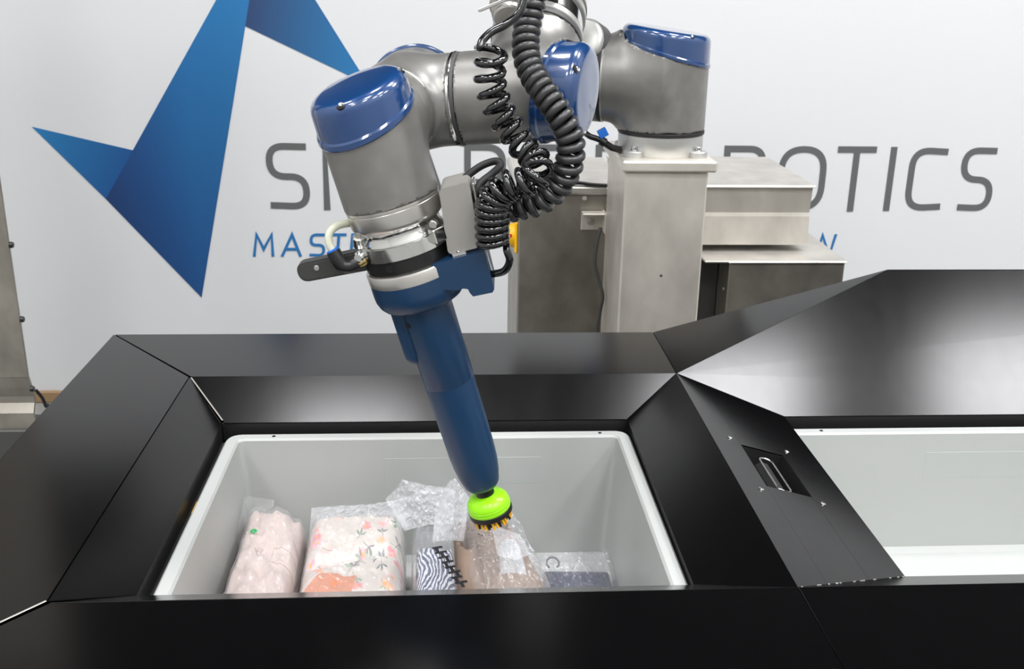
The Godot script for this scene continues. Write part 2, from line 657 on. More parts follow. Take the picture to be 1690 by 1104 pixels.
func stroke_shape(pts: Array, w: float, closed := false) -> Array:
	# outline of a pen stroke with mitred corners
	var left := []
	var right := []
	var m := pts.size()
	for k in m:
		var a: Vector2 = pts[(k - 1 + m) % m] if closed or k > 0 else pts[k]
		var b: Vector2 = pts[(k + 1) % m] if closed or k < m - 1 else pts[k]
		var d0: Vector2 = (pts[k] - a).normalized()
		var d1: Vector2 = (b - pts[k]).normalized()
		if d0 == Vector2.ZERO:
			d0 = d1
		if d1 == Vector2.ZERO:
			d1 = d0
		var n := (Vector2(-d0.y, d0.x) + Vector2(-d1.y, d1.x)).normalized()
		var l: float = w * 0.5 / maxf(n.dot(Vector2(-d0.y, d0.x)), 0.4)
		left.append(pts[k] + n * l)
		right.append(pts[k] - n * l)
	return [left, right]

func rounded(pts: Array, r: float, closed := false) -> Array:
	var out := []
	var m := pts.size()
	for k in m:
		var p: Vector2 = pts[k]
		if not closed and (k == 0 or k == m - 1):
			out.append(p)
			continue
		var a: Vector2 = pts[(k - 1 + m) % m]
		var b: Vector2 = pts[(k + 1) % m]
		var ra: float = min(r, p.distance_to(a) * 0.5)
		var rb: float = min(r, p.distance_to(b) * 0.5)
		var rr: float = min(ra, rb)
		var s := p + (a - p).normalized() * rr
		var e := p + (b - p).normalized() * rr
		for i in 9:
			var t := i / 8.0
			out.append(s.lerp(p, t).lerp(p.lerp(e, t), t))
	var clean := []
	for p in out:
		if clean.is_empty() or (clean[clean.size() - 1] as Vector2).distance_to(p) > 1e-5:
			clean.append(p)
	if closed and (clean[0] as Vector2).distance_to(clean[clean.size() - 1]) < 1e-5:
		clean.pop_back()
	return clean

func letter(st: SurfaceTool, ch: String, x: float, y: float, w: float, h: float, pen: float, slant: float) -> void:
	var r := h * 0.24
	var p := pen * 0.5
	var strokes := []
	var V := func(u: float, v: float) -> Vector2: return Vector2(p + u * (w - pen), p + v * (h - pen))
	match ch:
		"S": strokes = [[rounded([V.call(1.03, 0.99), V.call(0.0, 1.0), V.call(0.02, 0.5), V.call(0.98, 0.5), V.call(1.0, 0.0), V.call(-0.02, 0.02)], r), false]]
		"M": strokes = [[[V.call(0, -0.06), V.call(0.1, 1.0), V.call(0.5, 0.3), V.call(0.9, 1.0), V.call(1, -0.06)], false]]
		"m": strokes = [[[V.call(0, -0.06), V.call(0.0, 1.0), V.call(0.5, 0.25), V.call(1.0, 1.0), V.call(1, -0.06)], false]]
		"A": strokes = [[[V.call(0, -0.06), V.call(0.5, 1.0), V.call(1, -0.06)], false], [[V.call(0.17, 0.3), V.call(0.83, 0.3)], false]]
		"R": strokes = [[[V.call(0, -0.06), V.call(0, 1)] + rounded([V.call(0, 1), V.call(1, 1), V.call(1, 0.42), V.call(0.05, 0.42)], r).slice(1), false], [[V.call(0.5, 0.42), V.call(1, -0.06)], false]]
		"T": strokes = [[[V.call(-0.05, 1), V.call(1.05, 1)], false], [[V.call(0.5, 1), V.call(0.5, -0.06)], false]]
		"O": strokes = [[rounded([V.call(0, 0), V.call(0, 1), V.call(1, 1), V.call(1, 0)], r * 1.5, true), true]]
		"B": strokes = [[[V.call(0, 0.05), V.call(0, 1)] + rounded([V.call(0, 1), V.call(0.94, 1), V.call(0.94, 0.53), V.call(0.05, 0.53)], r).slice(1), false], [rounded([V.call(0.6, 0.53), V.call(1, 0.53), V.call(1, 0), V.call(0, 0)], r), false]]
		"I": strokes = [[[V.call(0.5, 1.05), V.call(0.5, -0.05)], false]]
		"C": strokes = [[rounded([V.call(1.03, 0.97), V.call(0, 1), V.call(0, 0), V.call(1.03, 0.03)], r * 1.5), false]]
		"E": strokes = [[[V.call(1, 1), V.call(0, 1), V.call(0, 0), V.call(1, 0)], false], [[V.call(0, 0.52), V.call(0.85, 0.52)], false]]
		"N": strokes = [[[V.call(0, -0.06), V.call(0, 1.0), V.call(1, 0.0), V.call(1, 1.06)], false]]
	var depth := 0.0012
	for s in strokes:
		var lr := stroke_shape(s[0], pen, s[1])
		var n: int = s[0].size()
		depth += 0.0003
		var to := func(q: Vector2, z: float) -> Vector3: return Vector3(x + q.x + slant * q.y, y + q.y, WALL_Z + 0.0004 + z)
		for k in (n if s[1] else n - 1):
			var j := (k + 1) % n
			var a: Vector2 = lr[0][k]
			var b: Vector2 = lr[0][j]
			var c: Vector2 = lr[1][j]
			var d: Vector2 = lr[1][k]
			quad(st, to.call(a, depth), to.call(b, depth), to.call(c, depth), to.call(d, depth), Vector3.BACK)
			quad(st, to.call(a, 0), to.call(b, 0), to.call(b, depth), to.call(a, depth), Vector3((a - d).x, (a - d).y, 0))
			quad(st, to.call(d, 0), to.call(c, 0), to.call(c, depth), to.call(d, depth), Vector3((d - a).x, (d - a).y, 0))

func wall_print() -> void:
	var t := thing("wall_lettering", "large dark grey capital lettering across the white wall behind the robot arm", "lettering", Vector3(-0.64, 0.74, WALL_Z))
	for g in [["S", -0.645, 0.152], ["m", -0.447, 0.2], ["A", -0.166, 0.17], ["R", 0.058, 0.15], ["T", 0.262, 0.155], ["R", 0.53, 0.15], ["O", 0.745, 0.18], ["B", 0.999, 0.165], ["O", 1.204, 0.18], ["T", 1.413, 0.155], ["I", 1.616, 0.023], ["C", 1.692, 0.148], ["S", 1.888, 0.137]]:
		var st := begin()
		letter(st, g[0], g[1], 0.738, g[2], 0.24, 0.0235, 0.0)
		part("letter", done(st), M.letter_grey, t)
	t = thing("wall_tagline", "small blue capital lettering below the large grey letters on the wall", "lettering", Vector3(-0.71, 0.564, WALL_Z))
	for g in [["M", -0.712, 0.078, 0.08], ["A", -0.612, 0.078, 0.08], ["S", -0.512, 0.06, 0.12], ["T", -0.437, 0.06, 0.12], ["E", -0.363, 0.052, 0.12], ["O", 1.29, 0.06, 0.2], ["N", 1.376, 0.06, 0.2]]:
		var st := begin()
		letter(st, g[0], g[1], 0.563, g[2], 0.088, 0.0105, g[3])
		part("letter", done(st), M.letter_blue, t)
	# folded blue mark
	t = thing("wall_emblem", "large folded blue shard emblem on the white wall left of the lettering", "emblem", Vector3(-0.9, 0.408, WALL_Z))
	var light := Color(0.07, 0.32, 0.56).srgb_to_linear()
	var deep := Color(0.06, 0.2, 0.39).srgb_to_linear()
	var bright := Color(0.12, 0.46, 0.68).srgb_to_linear()
	var dusk := Color(0.15, 0.24, 0.4).srgb_to_linear()
	var shard := func(called: String, pts: Array, cols: Array) -> void:
		var st := begin()
		var d := 0.0012
		for k in range(1, pts.size() - 1):
			for i in [0, k + 1, k]:
				st.set_color(cols[i])
				st.set_uv(Vector2.ZERO)
				st.add_vertex(Vector3(pts[i].x, pts[i].y, WALL_Z + 0.0004 + d))
		for k in pts.size():
			var a: Vector2 = pts[k]
			var b: Vector2 = pts[(k + 1) % pts.size()]
			st.set_color(cols[k])
			quad(st, Vector3(a.x, a.y, WALL_Z), Vector3(b.x, b.y, WALL_Z), Vector3(b.x, b.y, WALL_Z + d), Vector3(a.x, a.y, WALL_Z + d), Vector3(b.y - a.y, a.x - b.x, 0))
		part(called, done(st), M.printed, t)
	shard.call("shard", [Vector2(-0.908, 0.408), Vector2(-0.74, 1.13), Vector2(-0.605, 1.72), Vector2(-0.9, 1.262), Vector2(-1.102, 0.948), Vector2(-1.213, 0.775)], [light.lerp(deep, 0.4), bright.lerp(light, 0.5), bright, bright.lerp(light, 0.5), light.lerp(deep, 0.5), deep])
	shard.call("shard", [Vector2(-1.213, 0.775), Vector2(-1.102, 0.948), Vector2(-1.436, 1.027)], [light, light.lerp(deep, 0.2), bright])
	shard.call("shard", [Vector2(-0.685, 1.371), Vector2(-0.275, 1.18), Vector2(-0.605, 1.72)], [dusk, bright, dusk])

# x, z, width, length, power
const CEILING_Y := 5.5
const LAMPS := [[-0.55, -1.74, 0.72, 0.73, 6.6], [1.67, -1.9, 0.87, 0.87, 9.6], [3.6, -1.96, 1.35, 1.0, 13.5], [-2.9, -1.74, 0.72, 0.73, 6.5],
	[-0.55, 0.8, 0.8, 0.9, 7.0], [1.67, 0.8, 0.8, 0.9, 7.0], [3.6, 0.8, 0.8, 0.9, 7.0], [-2.9, 0.8, 0.8, 0.9, 7.0],
	[-0.55, 2.6, 0.8, 0.9, 7.0], [1.67, 2.6, 0.8, 0.9, 7.0], [3.6, 2.6, 0.8, 0.9, 7.0], [-2.9, 2.6, 0.8, 0.9, 7.0]]

func light_panels() -> void:
	var row := ["first row, above the counter", "second row, above the viewer", "third row, behind the viewer"]
	var col := ["second from the left", "third from the left", "rightmost", "leftmost"]
	for k in LAMPS.size():
		var x: float = LAMPS[k][0]
		var z: float = LAMPS[k][1]
		var t := thing("ceiling_light", "square white ceiling light, %s of the %s" % [col[k % 4], row[k / 4]], "ceiling light", Vector3(x, CEILING_Y, z), "ceiling light panels")
		var st := begin()
		var hx: float = LAMPS[k][2] * 0.5
		var hz: float = LAMPS[k][3] * 0.5
		box(st, Vector3(x - hx - 0.03, CEILING_Y - 0.07, z - hz - 0.03), Vector3(x + hx + 0.03, CEILING_Y, z + hz + 0.03), 0.004)
		part("housing", done(st), M.ceiling, t)
		st = begin()
		box(st, Vector3(x - hx, CEILING_Y - 0.078, z - hz), Vector3(x + hx, CEILING_Y - 0.0695, z + hz), 0.002)
		part("diffuser", done(st), M.lamp, t)

# ---------------------------------------------------------------- counter
func counter() -> void:
	var t := thing("sorting_counter", "long matte black sheet metal counter with sloped panels around two bin openings", "counter", Vector3(0.3, 0, -1.3))
	var S := func(called: String, pts: Array, out: Vector3, label := "", m: Material = null) -> void:
		var st := begin()
		sheet(st, pts, out)
		part(called, done(st), m if m else M.black_sheet, t, label)
	var Y := TOP_Y
	var E := EDGE_Y
	var g := 0.0016
	# outer flat top
	var OL := -0.585; var OB := -1.768; var OF := -0.745
	var FL := -0.407; var FR := 0.3675; var FB := -1.5636; var FF := -0.9397
	S.call("top_panel", [Vector3(OL, Y, OB), Vector3(FL - g, Y, FB + g), Vector3(FL - g, Y, FF - g), Vector3(OL, Y, OF)], Vector3.UP)
	S.call("top_panel", [Vector3(OL + g * 2, Y, OB), Vector3(FR, Y, OB), Vector3(FR, Y, FB), Vector3(FL + g, Y, FB)], Vector3.UP)
	S.call("top_panel", [Vector3(OL + g * 2, Y - 0.001, OF), Vector3(FL + g, Y - 0.001, FF + g), Vector3(FR, Y, FF), Vector3(FR, Y, OF)], Vector3.UP)
	S.call("top_panel", [Vector3(FR + 0.0008, Y, FF), Vector3(2.2, Y, FF), Vector3(2.2, Y - 0.004, OF), Vector3(FR + 0.0008, Y - 0.001, OF)], Vector3.UP)
	# sloped panels round the left opening
	var IL := -0.3435; var IR := 0.2765; var IB := -1.4842; var IF := -1.0179
	S.call("sloped_panel", [Vector3(FL, Y, FB + 0.004), Vector3(IL - 0.001, E, IB + 0.003), Vector3(IL - 0.001, E, IF), Vector3(FL, Y, FF - 0.001)], Vector3(1, 1, 0))
	S.call("sloped_panel", [Vector3(FL + 0.003, Y, FB), Vector3(FR, Y, FB), Vector3(IR, E, IB), Vector3(IL + 0.002, E, IB)], Vector3(0, 1, 1))
	S.call("sloped_panel", [Vector3(FR, Y, FB), Vector3(IR, E, IB), Vector3(IR, E, IF), Vector3(FR, Y, FF)], Vector3(-1, 1, 0))
	S.call("sloped_panel", [Vector3(FL + 0.002, Y - 0.001, FF), Vector3(IL, E, IF), Vector3(IR, E, IF), Vector3(FR, Y, FF)], Vector3(0, 1, -1))
	# divider face with a scanner window: four strips round the opening
	var X1 := 0.527
	var fy := func(x: float) -> float: return Y - (x - FR) / (X1 - FR) * (Y - E)
	var D := func(x: float, z: float) -> Vector3: return Vector3(x, fy.call(x), z)
	var zb := func(x: float) -> float: return lerpf(FB, -1.489, (x - FR) / (X1 - FR))
	var zf := func(x: float) -> float: return lerpf(FF, -1.027, (x - FR) / (X1 - FR))
	var hx0 := 0.4085; var hx1 := 0.4705; var hz0 := -1.318; var hz1 := -1.192
	S.call("divider_panel", [D.call(FR, zb.call(FR)), D.call(hx0, zb.call(hx0)), D.call(hx0, zf.call(hx0)), D.call(FR, zf.call(FR))], Vector3(1, 1, 0))
	S.call("divider_panel", [D.call(hx1, zb.call(hx1)), D.call(X1, zb.call(X1)), D.call(X1, zf.call(X1)), D.call(hx1, zf.call(hx1))], Vector3(1, 1, 0))
	S.call("divider_panel", [D.call(hx0, zb.call(hx0)), D.call(hx1, zb.call(hx1)), D.call(hx1, hz0), D.call(hx0, hz0)], Vector3(1, 1, 0))
	S.call("divider_panel", [D.call(hx0, hz1), D.call(hx1, hz1), D.call(hx1, zf.call(hx1)), D.call(hx0, zf.call(hx0))], Vector3(1, 1, 0))
	var slope := Vector3(Y - E, X1 - FR, 0).normalized()
	var across := Vector3(X1 - FR, -(Y - E), 0).normalized()
	var mid := (D.call(hx0, hz0) + D.call(hx1, hz1)) * 0.5 as Vector3
	var wf := Transform3D(Basis(across, Vector3(0, 0, 1).cross(across), Vector3(0, 0, 1)), mid)
	var lx := 0.032; var lz := 0.063
	var st := begin()
	var dp := 0.045
	var W := func(a: float, b: float, c: float) -> Vector3: return wf * Vector3(a, b, c)
	quad(st, W.call(-lx, 0, -lz), W.call(-lx, 0, lz), W.call(-lx, -dp, lz), W.call(-lx, -dp, -lz), wf.basis.x)
	quad(st, W.call(lx, 0, -lz), W.call(lx, 0, lz), W.call(lx, -dp, lz), W.call(lx, -dp, -lz), -wf.basis.x)
	quad(st, W.call(-lx, 0, -lz), W.call(lx, 0, -lz), W.call(lx, -dp, -lz), W.call(-lx, -dp, -lz), wf.basis.z)
	quad(st, W.call(-lx, 0, lz), W.call(lx, 0, lz), W.call(lx, -dp, lz), W.call(-lx, -dp, lz), -wf.basis.z)
	quad(st, W.call(-lx, -dp, -lz), W.call(lx, -dp, -lz), W.call(lx, -dp, lz), W.call(-lx, -dp, lz), wf.basis.y)
	var pocket := part("scanner_pocket", done(st), M.black_edge, t, "square recess with scanner window in the divider")
	st = begin()
	chamfer_box(st, wf * Transform3D(Basis.IDENTITY, Vector3(-0.006, -0.02, 0.012)), Vector3(0.022, 0.03, 0.09), 0.006)
	part("scanner_head", done(st), M.black_plastic, pocket)
	st = begin()
	var loop := []
	for p in rounded([Vector2(-0.0095, -0.047), Vector2(0.0095, -0.047), Vector2(0.0095, 0.05), Vector2(-0.0095, 0.05)], 0.012, true):
		loop.append(wf * Vector3(p.x - 0.001, -0.004, p.y + 0.006))
	loop.append(loop[0])
	tube(st, PackedVector3Array(loop), 0.0015, 8)
	part("scanner_rim", st, M.polished, pocket, "silver rounded rim of the scanner window")
	st = begin()
	quad(st, W.call(-lx + 0.001, -0.002, -lz + 0.002), W.call(-lx + 0.001, -0.002, lz - 0.002), W.call(-lx + 0.013, -dp * 0.6, lz - 0.002), W.call(-lx + 0.013, -dp * 0.6, -lz + 0.002), Vector3(1, 1, 0))
	part("scanner_cheek", done(st), M.aluminium, pocket)
	for p in [Vector2(0.397, -1.333), Vector2(0.482, -1.3355), Vector2(0.397, -1.177), Vector2(0.481, -1.18)]:
		st = begin()
		var f := frame(D.call(p.x, p.y), slope)
		lathe(st, [Vector2(0, -0.001), Vector2(0.0037, -0.001), Vector2(0.0037, 0.0006), Vector2(0.0028, 0.0016), Vector2(0.0014, 0.0018), Vector2(0.0012, 0.0006), Vector2(0, 0.0006)], f, 16)
		part("screw", done(st), M.polished, t, "small bright screw beside the scanner window")
	st = begin()
	bar(st, Vector3(FL - 0.002, Y + 0.0002, FF - 0.0015), Vector3(OL + 0.002, Y + 0.0002, OF + 0.002), 0.0022, 0.001, 0.0003)
	part("mitre_edge", done(st), M.edge_steel, t, "bright bare edge at the front left mitre")
	st = begin()
	bar(st, Vector3(FL + 0.002, Y - 0.0008, FB + 0.002), Vector3(IL - 0.001, E + 0.003, IB - 0.003), 0.0024, 0.001, 0.0003)
	part("mitre_edge", done(st), M.edge_steel, t, "bright bare edge at the back left mitre")
	st = begin()
	var wear := RandomNumberGenerator.new()
	wear.seed = 3
	for k in 16:
		var f0 := wear.randf()
		var p0 := Vector3(FR, Y, FF).lerp(Vector3(X1, E, -1.027), f0)
		var dw := Vector3(X1 - FR, E - Y, -1.027 - FF).normalized()
		bar(st, p0 - dw * 0.001, p0 + dw * wear.randf_range(0.0005, 0.004), 0.0012, 0.0012, 0.0003)
	var chips := part("worn_edge", done(st), M.aluminium, t, "bare metal chips along the worn front edge")
	chips.set_meta("kind", "stuff")
	# tall sloped back on the right and the facet that leads up to it
	var apex := Vector3(0.785, 1.0675, -1.766)
	var bl := Vector3(X1, E, -1.489)
	S.call("back_slope_panel", [Vector3(FR + 0.0008, Y, FB), apex, Vector3(2.2, 1.0675, -1.766), Vector3(2.2, E, -1.489), bl], Vector3(0, 1, 1))
	S.call("corner_facet", [Vector3(FR + 0.0005, Y, OB), Vector3(FR + 0.0005, Y, FB), apex], Vector3(-0.3, 1, 0))
	S.call("sloped_panel", [Vector3(FR, Y, FF), Vector3(2.2, Y, FF), Vector3(2.2, E, -1.027), Vector3(X1, E, -1.027)], Vector3(0, 1, -1))
	# lips that hang down behind the openings' edges
	st = begin()
	var lip := 0.03
	box(st, Vector3(IL - 0.002, E - lip, IB - 0.004), Vector3(IR + 0.002, E - 0.001, IB - 0.002), 0.0004)
	box(st, Vector3(IL - 0.004, E - lip, IB), Vector3(IL - 0.002, E - 0.001, IF), 0.0004)
	box(st, Vector3(IR + 0.002, E - lip, IB), Vector3(IR + 0.004, E - 0.001, IF), 0.0004)
	part("opening_lip", done(st), M.black_edge, t)
	st = begin()
	box(st, Vector3(X1 - 0.002, E - lip, -1.493), Vector3(2.2, E - 0.001, -1.491), 0.0004)
	box(st, Vector3(X1 - 0.004, E - lip, -1.489), Vector3(X1 - 0.002, E - 0.001, -1.027), 0.0004)
	part("opening_lip", done(st), M.black_edge, t)
	# ledge that carries the bin edge, with slots
	st = begin()
	box(st, Vector3(IL - 0.004, E - lip - 0.012, IB), Vector3(IL + 0.004, E - lip - 0.002, IF), 0.001)
	part("ledge", done(st), M.dark_steel, t)
	st = begin()
	box(st, Vector3(-0.3385, 0.868, -1.275), Vector3(-0.3335, 0.884, -1.243), 0.001)
	part("yellow_stop", done(st), M.yellow, t, "small yellow stop between bin and counter edge")
	# skirt down to the floor
	S.call("side_panel", [Vector3(OL, Y - 0.001, OB), Vector3(OL, Y - 0.001, OF), Vector3(OL, 0.02, OF), Vector3(OL, 0.02, OB)], Vector3.LEFT)
	S.call("back_panel", [Vector3(OL, Y - 0.001, OB), Vector3(FR, Y - 0.001, OB), Vector3(FR, 0.02, OB), Vector3(OL, 0.02, OB)], Vector3.FORWARD)
	S.call("back_panel", [Vector3(FR, Y - 0.001, OB), apex, Vector3(2.2, 1.067, -1.766), Vector3(2.2, 0.02, -1.766), Vector3(FR, 0.02, OB)], Vector3.FORWARD)
	S.call("front_panel", [Vector3(OL, Y - 0.002, OF), Vector3(2.2, Y - 0.005, OF), Vector3(2.2, 0.02, OF), Vector3(OL, 0.02, OF)], Vector3.BACK)
	S.call("side_panel", [Vector3(2.2, 1.066, -1.766), Vector3(2.2, E, -1.489), Vector3(2.2, E, OF), Vector3(2.2, 0.02, OF), Vector3(2.2, 0.02, -1.766)], Vector3.RIGHT)
	st = begin()
	for p in [Vector2(-0.5, -1.65), Vector2(2.1, -1.65), Vector2(-0.5, -0.85), Vector2(2.1, -0.85), Vector2(0.4, -1.65), Vector2(0.4, -0.85)]:
		disc(st, 0.025, 0.0, 0.03, Transform3D(Basis.IDENTITY, Vector3(p.x, 0, p.y)), 16, 0.002)
	box(st, Vector3(OL + 0.03, 0.6, OB + 0.03), Vector3(2.17, 0.64, OF - 0.03), 0.003)
	part("under_shelf", done(st), M.dark_steel, t, "shelf inside the counter under the bins")

func storage_bin(x0: float, x1: float, z0: float, z1: float, label: String) -> void:
	var t := thing("storage_bin", label, "bin", Vector3((x0 + x1) * 0.5, 0.64, (z0 + z1) * 0.5))
	var top := 0.893
	var w := 0.02
	var taper := 0.012
	var fl := BIN_FLOOR
	var ring := func(inset: float, y: float, r: float) -> Array:
		var out := []
		for p in rounded([Vector2(x0 + inset, z0 + inset), Vector2(x1 - inset, z0 + inset), Vector2(x1 - inset, z1 - inset), Vector2(x0 + inset, z1 - inset)], r, true):
			out.append(Vector3(p.x, y, p.y))
		return out
	var loft := func(st: SurfaceTool, rings: Array, outward: Array) -> void:
		var c := Vector3((x0 + x1) * 0.5, 0.8, (z0 + z1) * 0.5)
		for k in rings.size() - 1:
			group_no += 1
			st.set_smooth_group(group_no)
			var n: int = rings[k].size()
			for i in n:
				var j := (i + 1) % n
				var m: Vector3 = rings[k][i] - c
				var o: Vector3 = Vector3(m.x, 0, m.z).normalized() * outward[k].x + Vector3(0, outward[k].y, 0)
				quad(st, rings[k][i], rings[k][j], rings[k + 1][j], rings[k + 1][i], o)
		st.set_smooth_group(-1)
	var st := begin()
	loft.call(st, [ring.call(0.012, 0.645, 0.02), ring.call(0.012, top - 0.03, 0.025), ring.call(0.0, top - 0.03, 0.025), ring.call(0.0, top - 0.003, 0.025), ring.call(0.003, top, 0.023), ring.call(w - 0.003, top, 0.012), ring.call(w, top - 0.003, 0.01)],
		[Vector2(1, 0), Vector2(0.2, -1), Vector2(1, 0), Vector2(1, 1), Vector2(0, 1), Vector2(-1, 1)])
	part("rim", done(st), M.bin_white, t)
	st = begin()
	loft.call(st, [ring.call(w, top - 0.003, 0.01), ring.call(w + 0.0032, top - 0.05, 0.01), ring.call(w + taper, fl + 0.008, 0.012), ring.call(w + taper + 0.008, fl, 0.012)],
		[Vector2(-1, 0), Vector2(-1, 0), Vector2(-1, 1)])
	var f: Array = ring.call(w + taper + 0.008, fl, 0.012)
	var c := Vector3((x0 + x1) * 0.5, fl, (z0 + z1) * 0.5)
	for i in f.size():
		tri(st, c, f[i], f[(i + 1) % f.size()], Vector3.UP)
	var g: Array = ring.call(0.012, 0.645, 0.02)
	for i in g.size():
		tri(st, Vector3(c.x, 0.645, c.z), g[i], g[(i + 1) % g.size()], Vector3.DOWN)
	part("body", done(st), M.bin_white, t)
	# raised handle panel in the back wall and a drain hole mark on the rim
	st = begin()
	var mx := (x0 + x1) * 0.5
	chamfer_box(st, Transform3D(Basis(Vector3.RIGHT, -0.06), Vector3(mx + 0.05, 0.838, z0 + w + 0.0031)), Vector3(0.24, 0.044, 0.0012), 0.0006)
	part("grip_panel", done(st), M.bin_white, t)
	for sx in [x0 + 0.07, x1 - 0.045]:
		st = begin()
		lathe(st, [Vector2(0, 0), Vector2(0.0028, 0), Vector2(0.0028, 0.0005), Vector2(0, 0.0005)], Transform3D(Basis.IDENTITY, Vector3(sx, top - 0.0001, z0 + 0.01)), 12)
		part("rim_hole", done(st), M.dark_gap, t)

# ---------------------------------------------------------------- behind the counter
func pedestal() -> void:
	var t := thing("robot_pedestal", "square brushed steel post with a flat plate under the robot base", "pedestal", Vector3(0.4705, 0, -2.345))
	var st := begin()
	box(st, Vector3(0.38, 0.02, -2.47), Vector3(0.561, 1.159, -2.22), 0.004)
	part("post", done(st), M.stainless, t)
	st = begin()
	box(st, Vector3(0.371, 1.159, -2.5), Vector3(0.577, 1.183, -2.208), 0.004)
	part("mounting_plate", done(st), M.stainless, t)
	st = begin()
	box(st, Vector3(0.345, 0.0, -2.5), Vector3(0.6, 0.02, -2.18), 0.003)
	part("foot_plate", done(st), M.stainless, t)
	st = begin()
	disc(st, 0.006, 0, 0.012, frame(Vector3(0.561, 1.035, -2.3), Vector3.RIGHT), 16)
	disc(st, 0.014, 0, 0.003, frame(Vector3(0.561, 1.035, -2.3), Vector3.RIGHT), 20)
	part("side_bolt", done(st), M.aluminium, t)
	st = begin()
	disc(st, 0.003, -0.001, 0.0006, frame(Vector3(0.4718, 0.9265, -2.22), Vector3.BACK), 12, 0.0002)
	part("dimple", done(st), M.dark_steel, t)

	st = begin()
	tube(st, spline([Vector3(0.365, 0.984, -2.44), Vector3(0.356, 0.95, -2.43), Vector3(0.352, 0.9, -2.42), Vector3(0.362, 0.86, -2.41), Vector3(0.371, 0.824, -2.4), Vector3(0.366, 0.78, -2.4), Vector3(0.362, 0.7, -2.4), Vector3(0.366, 0.3, -2.42), Vector3(0.366, 0.026, -2.42)]), 0.0042, 8)
	tag(part("cable", st, M.handle_grey, self), "thin grey cable running down the left side of the steel post", "cable")

